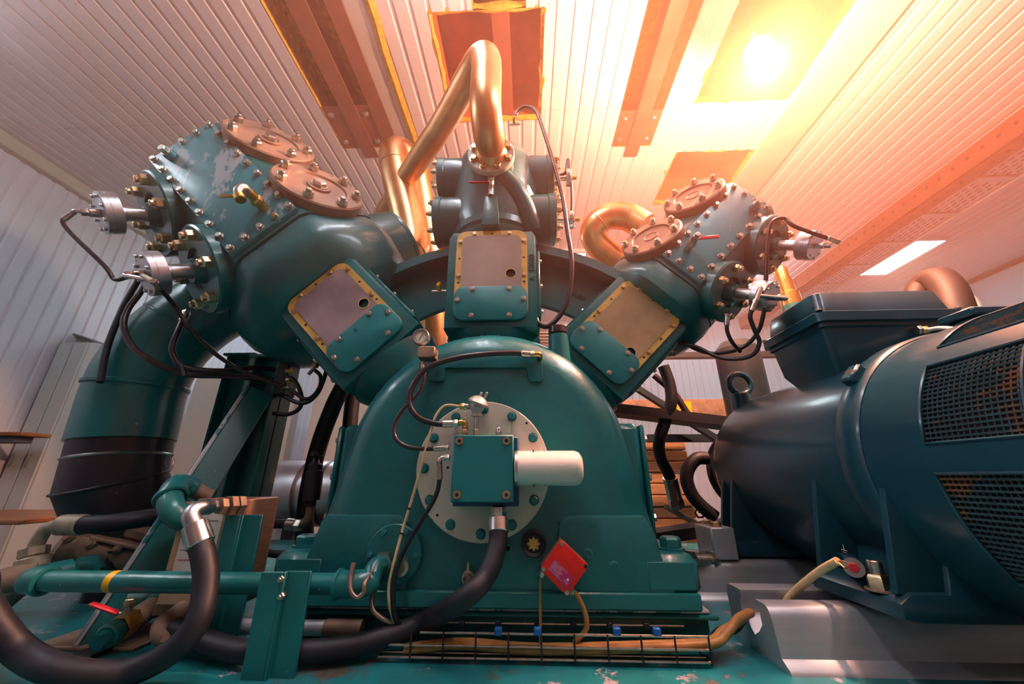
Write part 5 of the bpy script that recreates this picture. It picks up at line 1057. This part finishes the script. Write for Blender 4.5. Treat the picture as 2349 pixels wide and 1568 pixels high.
while z < q1.z: MB().box(q.x - .55, q.x + .3, 3.4 + .01 * (k % 3), 3.9, z, z + .085, .008).build('plank', 'wood', t); z += .09; k += 1
hose('dark hose weaving down through the steel frame', [at(1522, 840, 2.1), at(1536, 880, 2.1), at(1540, 920, 2.1), at(1528, 960, 2.12), at(1512, 1010, 2.15), at(1516, 1050, 2.2), at(1535, 1090, 2.25), at(1548, 1140, 2.3)], .032, 'rubber', ends='e', fl=.12)
hose('thin dark hose slanting behind the steel frame', [at(1500, 860, 2.3), at(1545, 900, 2.3), at(1575, 945, 2.3), at(1600, 975, 2.3)], .02, 'hose_brown')
hose('black hose looping out from the far end of the motor', [at(1622, 1050, 2.1), at(1598, 1052, 2.1), at(1580, 1072, 2.1), at(1575, 1100, 2.1), at(1588, 1135, 2.1), at(1612, 1162, 2.1), at(1640, 1185, 2.1)], .033, 'rubber', n=16)
t = T('red_handwheel_valve', 'small red hand wheel under the motor hose', 'valve', at(1605, 1175, 2.3)); q = at(1605, 1176, 2.3); MB().tube([q + V((.025 * math.cos(k * pi / 3), 0, .025 * math.sin(k * pi / 3))) for k in range(7)], .006, 6, False).build('wheel_rim', 'red_grip', t); MB().cyl(q, q + V((.01, 0, .07)), .008, n=8).build('wheel_stem', 'black_paint', t)
# brass safety valve, insulated pipe, tall tank and rack behind the motor
p0, p1 = at(1818, 700, 1.95), at(1787, 614, 1.95); t = T('safety_valve', 'brass safety valve standing behind the terminal box', 'valve', p0); d = p1 - p0; L_ = d.length
MB().lathe(p0, d, [(0, 0), (0, .05), (L_ * .3, .05), (L_ * .34, .04), (L_ * .62, .04), (L_ * .62, .034), (L_ * .95, .034), (L_, .028), (L_, 0)], 20).build('valve_body', 'brass', t)
MB().cyl((p0.x, p0.y, 0), p0, .05, n=20).build('riser_pipe', 'teal', t)
q = at(1720, 850, 2.3); t = T('vertical_vessel', 'dark teal upright vessel behind the eye bolt of the motor', 'vessel', (q.x, 2.35, 0)); MB().lathe((q.x - .02, 2.36, 0), (0, 0, 1), [(0, 0), (0, .13), (1.2, .13), (1.25, .09), (1.25, 0)], 32).build('vessel_shell', 'frame_dark', t)
t = pipe('insulated_pipe', 'brown foam insulated pipe arching behind the terminal box', [at(2085, 760, 1.62), at(2100, 700, 1.6), at(2118, 655, 1.58), at(2150, 640, 1.52), at(2178, 665, 1.46), at(2195, 710, 1.42), at(2215, 770, 1.4), at(2225, 860, 1.38)], .054, 'foam_brown', n=24)
MB().tube(cr([at(2200, 720, 1.6), at(2208, 688, 1.6), at(2225, 685, 1.6), at(2240, 705, 1.6), at(2245, 725, 1.6)], 4), .02, 8).build('bracket_strap', 'filter_white', t)
q = at(1280, 770, 4.4); t = T('storage_rack', 'grey rack with paper notices seen under the arched web', 'rack', (q.x, 4.4, ZF))
MB().box(q.x - .5, q.x + .6, 4.4, 4.9, ZF, at(1280, 745, 4.4).z, .01).build('rack_body', 'duct_grey', t); n0 = at(1305, 760, 4.39); MB().box(n0.x - .08, n0.x + .08, 4.388, 4.398, n0.z - .12, n0.z + .1, .001).build('paper_notice', 'paper', t)
for k in range(4): MB().tube([(q.x - .5, 4.36, n0.z - .02 - .04 * k), (q.x - .05, 4.36, n0.z - .02 - .04 * k)], .008, 6).build('rack_wire', 'zinc', t)

# ------------------------------------------------------------------ warm haze added under the ceiling for the flare's veil
if HAZE > 0:
    m = bpy.data.materials.new('haze'); m.use_nodes = True; N = m.node_tree.nodes; N.clear(); o_ = N.new('ShaderNodeOutputMaterial'); v_ = N.new('ShaderNodeVolumeScatter')
    v_.inputs['Color'].default_value = (1, .4, .26, 1); v_.inputs['Density'].default_value = HAZE; v_.inputs['Anisotropy'].default_value = 0.2; m.node_tree.links.new(v_.outputs[0], o_.inputs['Volume']); MAT['haze'] = m; m.cycles.homogeneous_volume = True
    MB().box(XL + .06, XR - .06, YF + .02, YB - .06, 1.0, ZC - .02).build('haze', 'haze', label='added warm haze under the ceiling imitating the veil of the flare', cat='haze', kind='stuff')
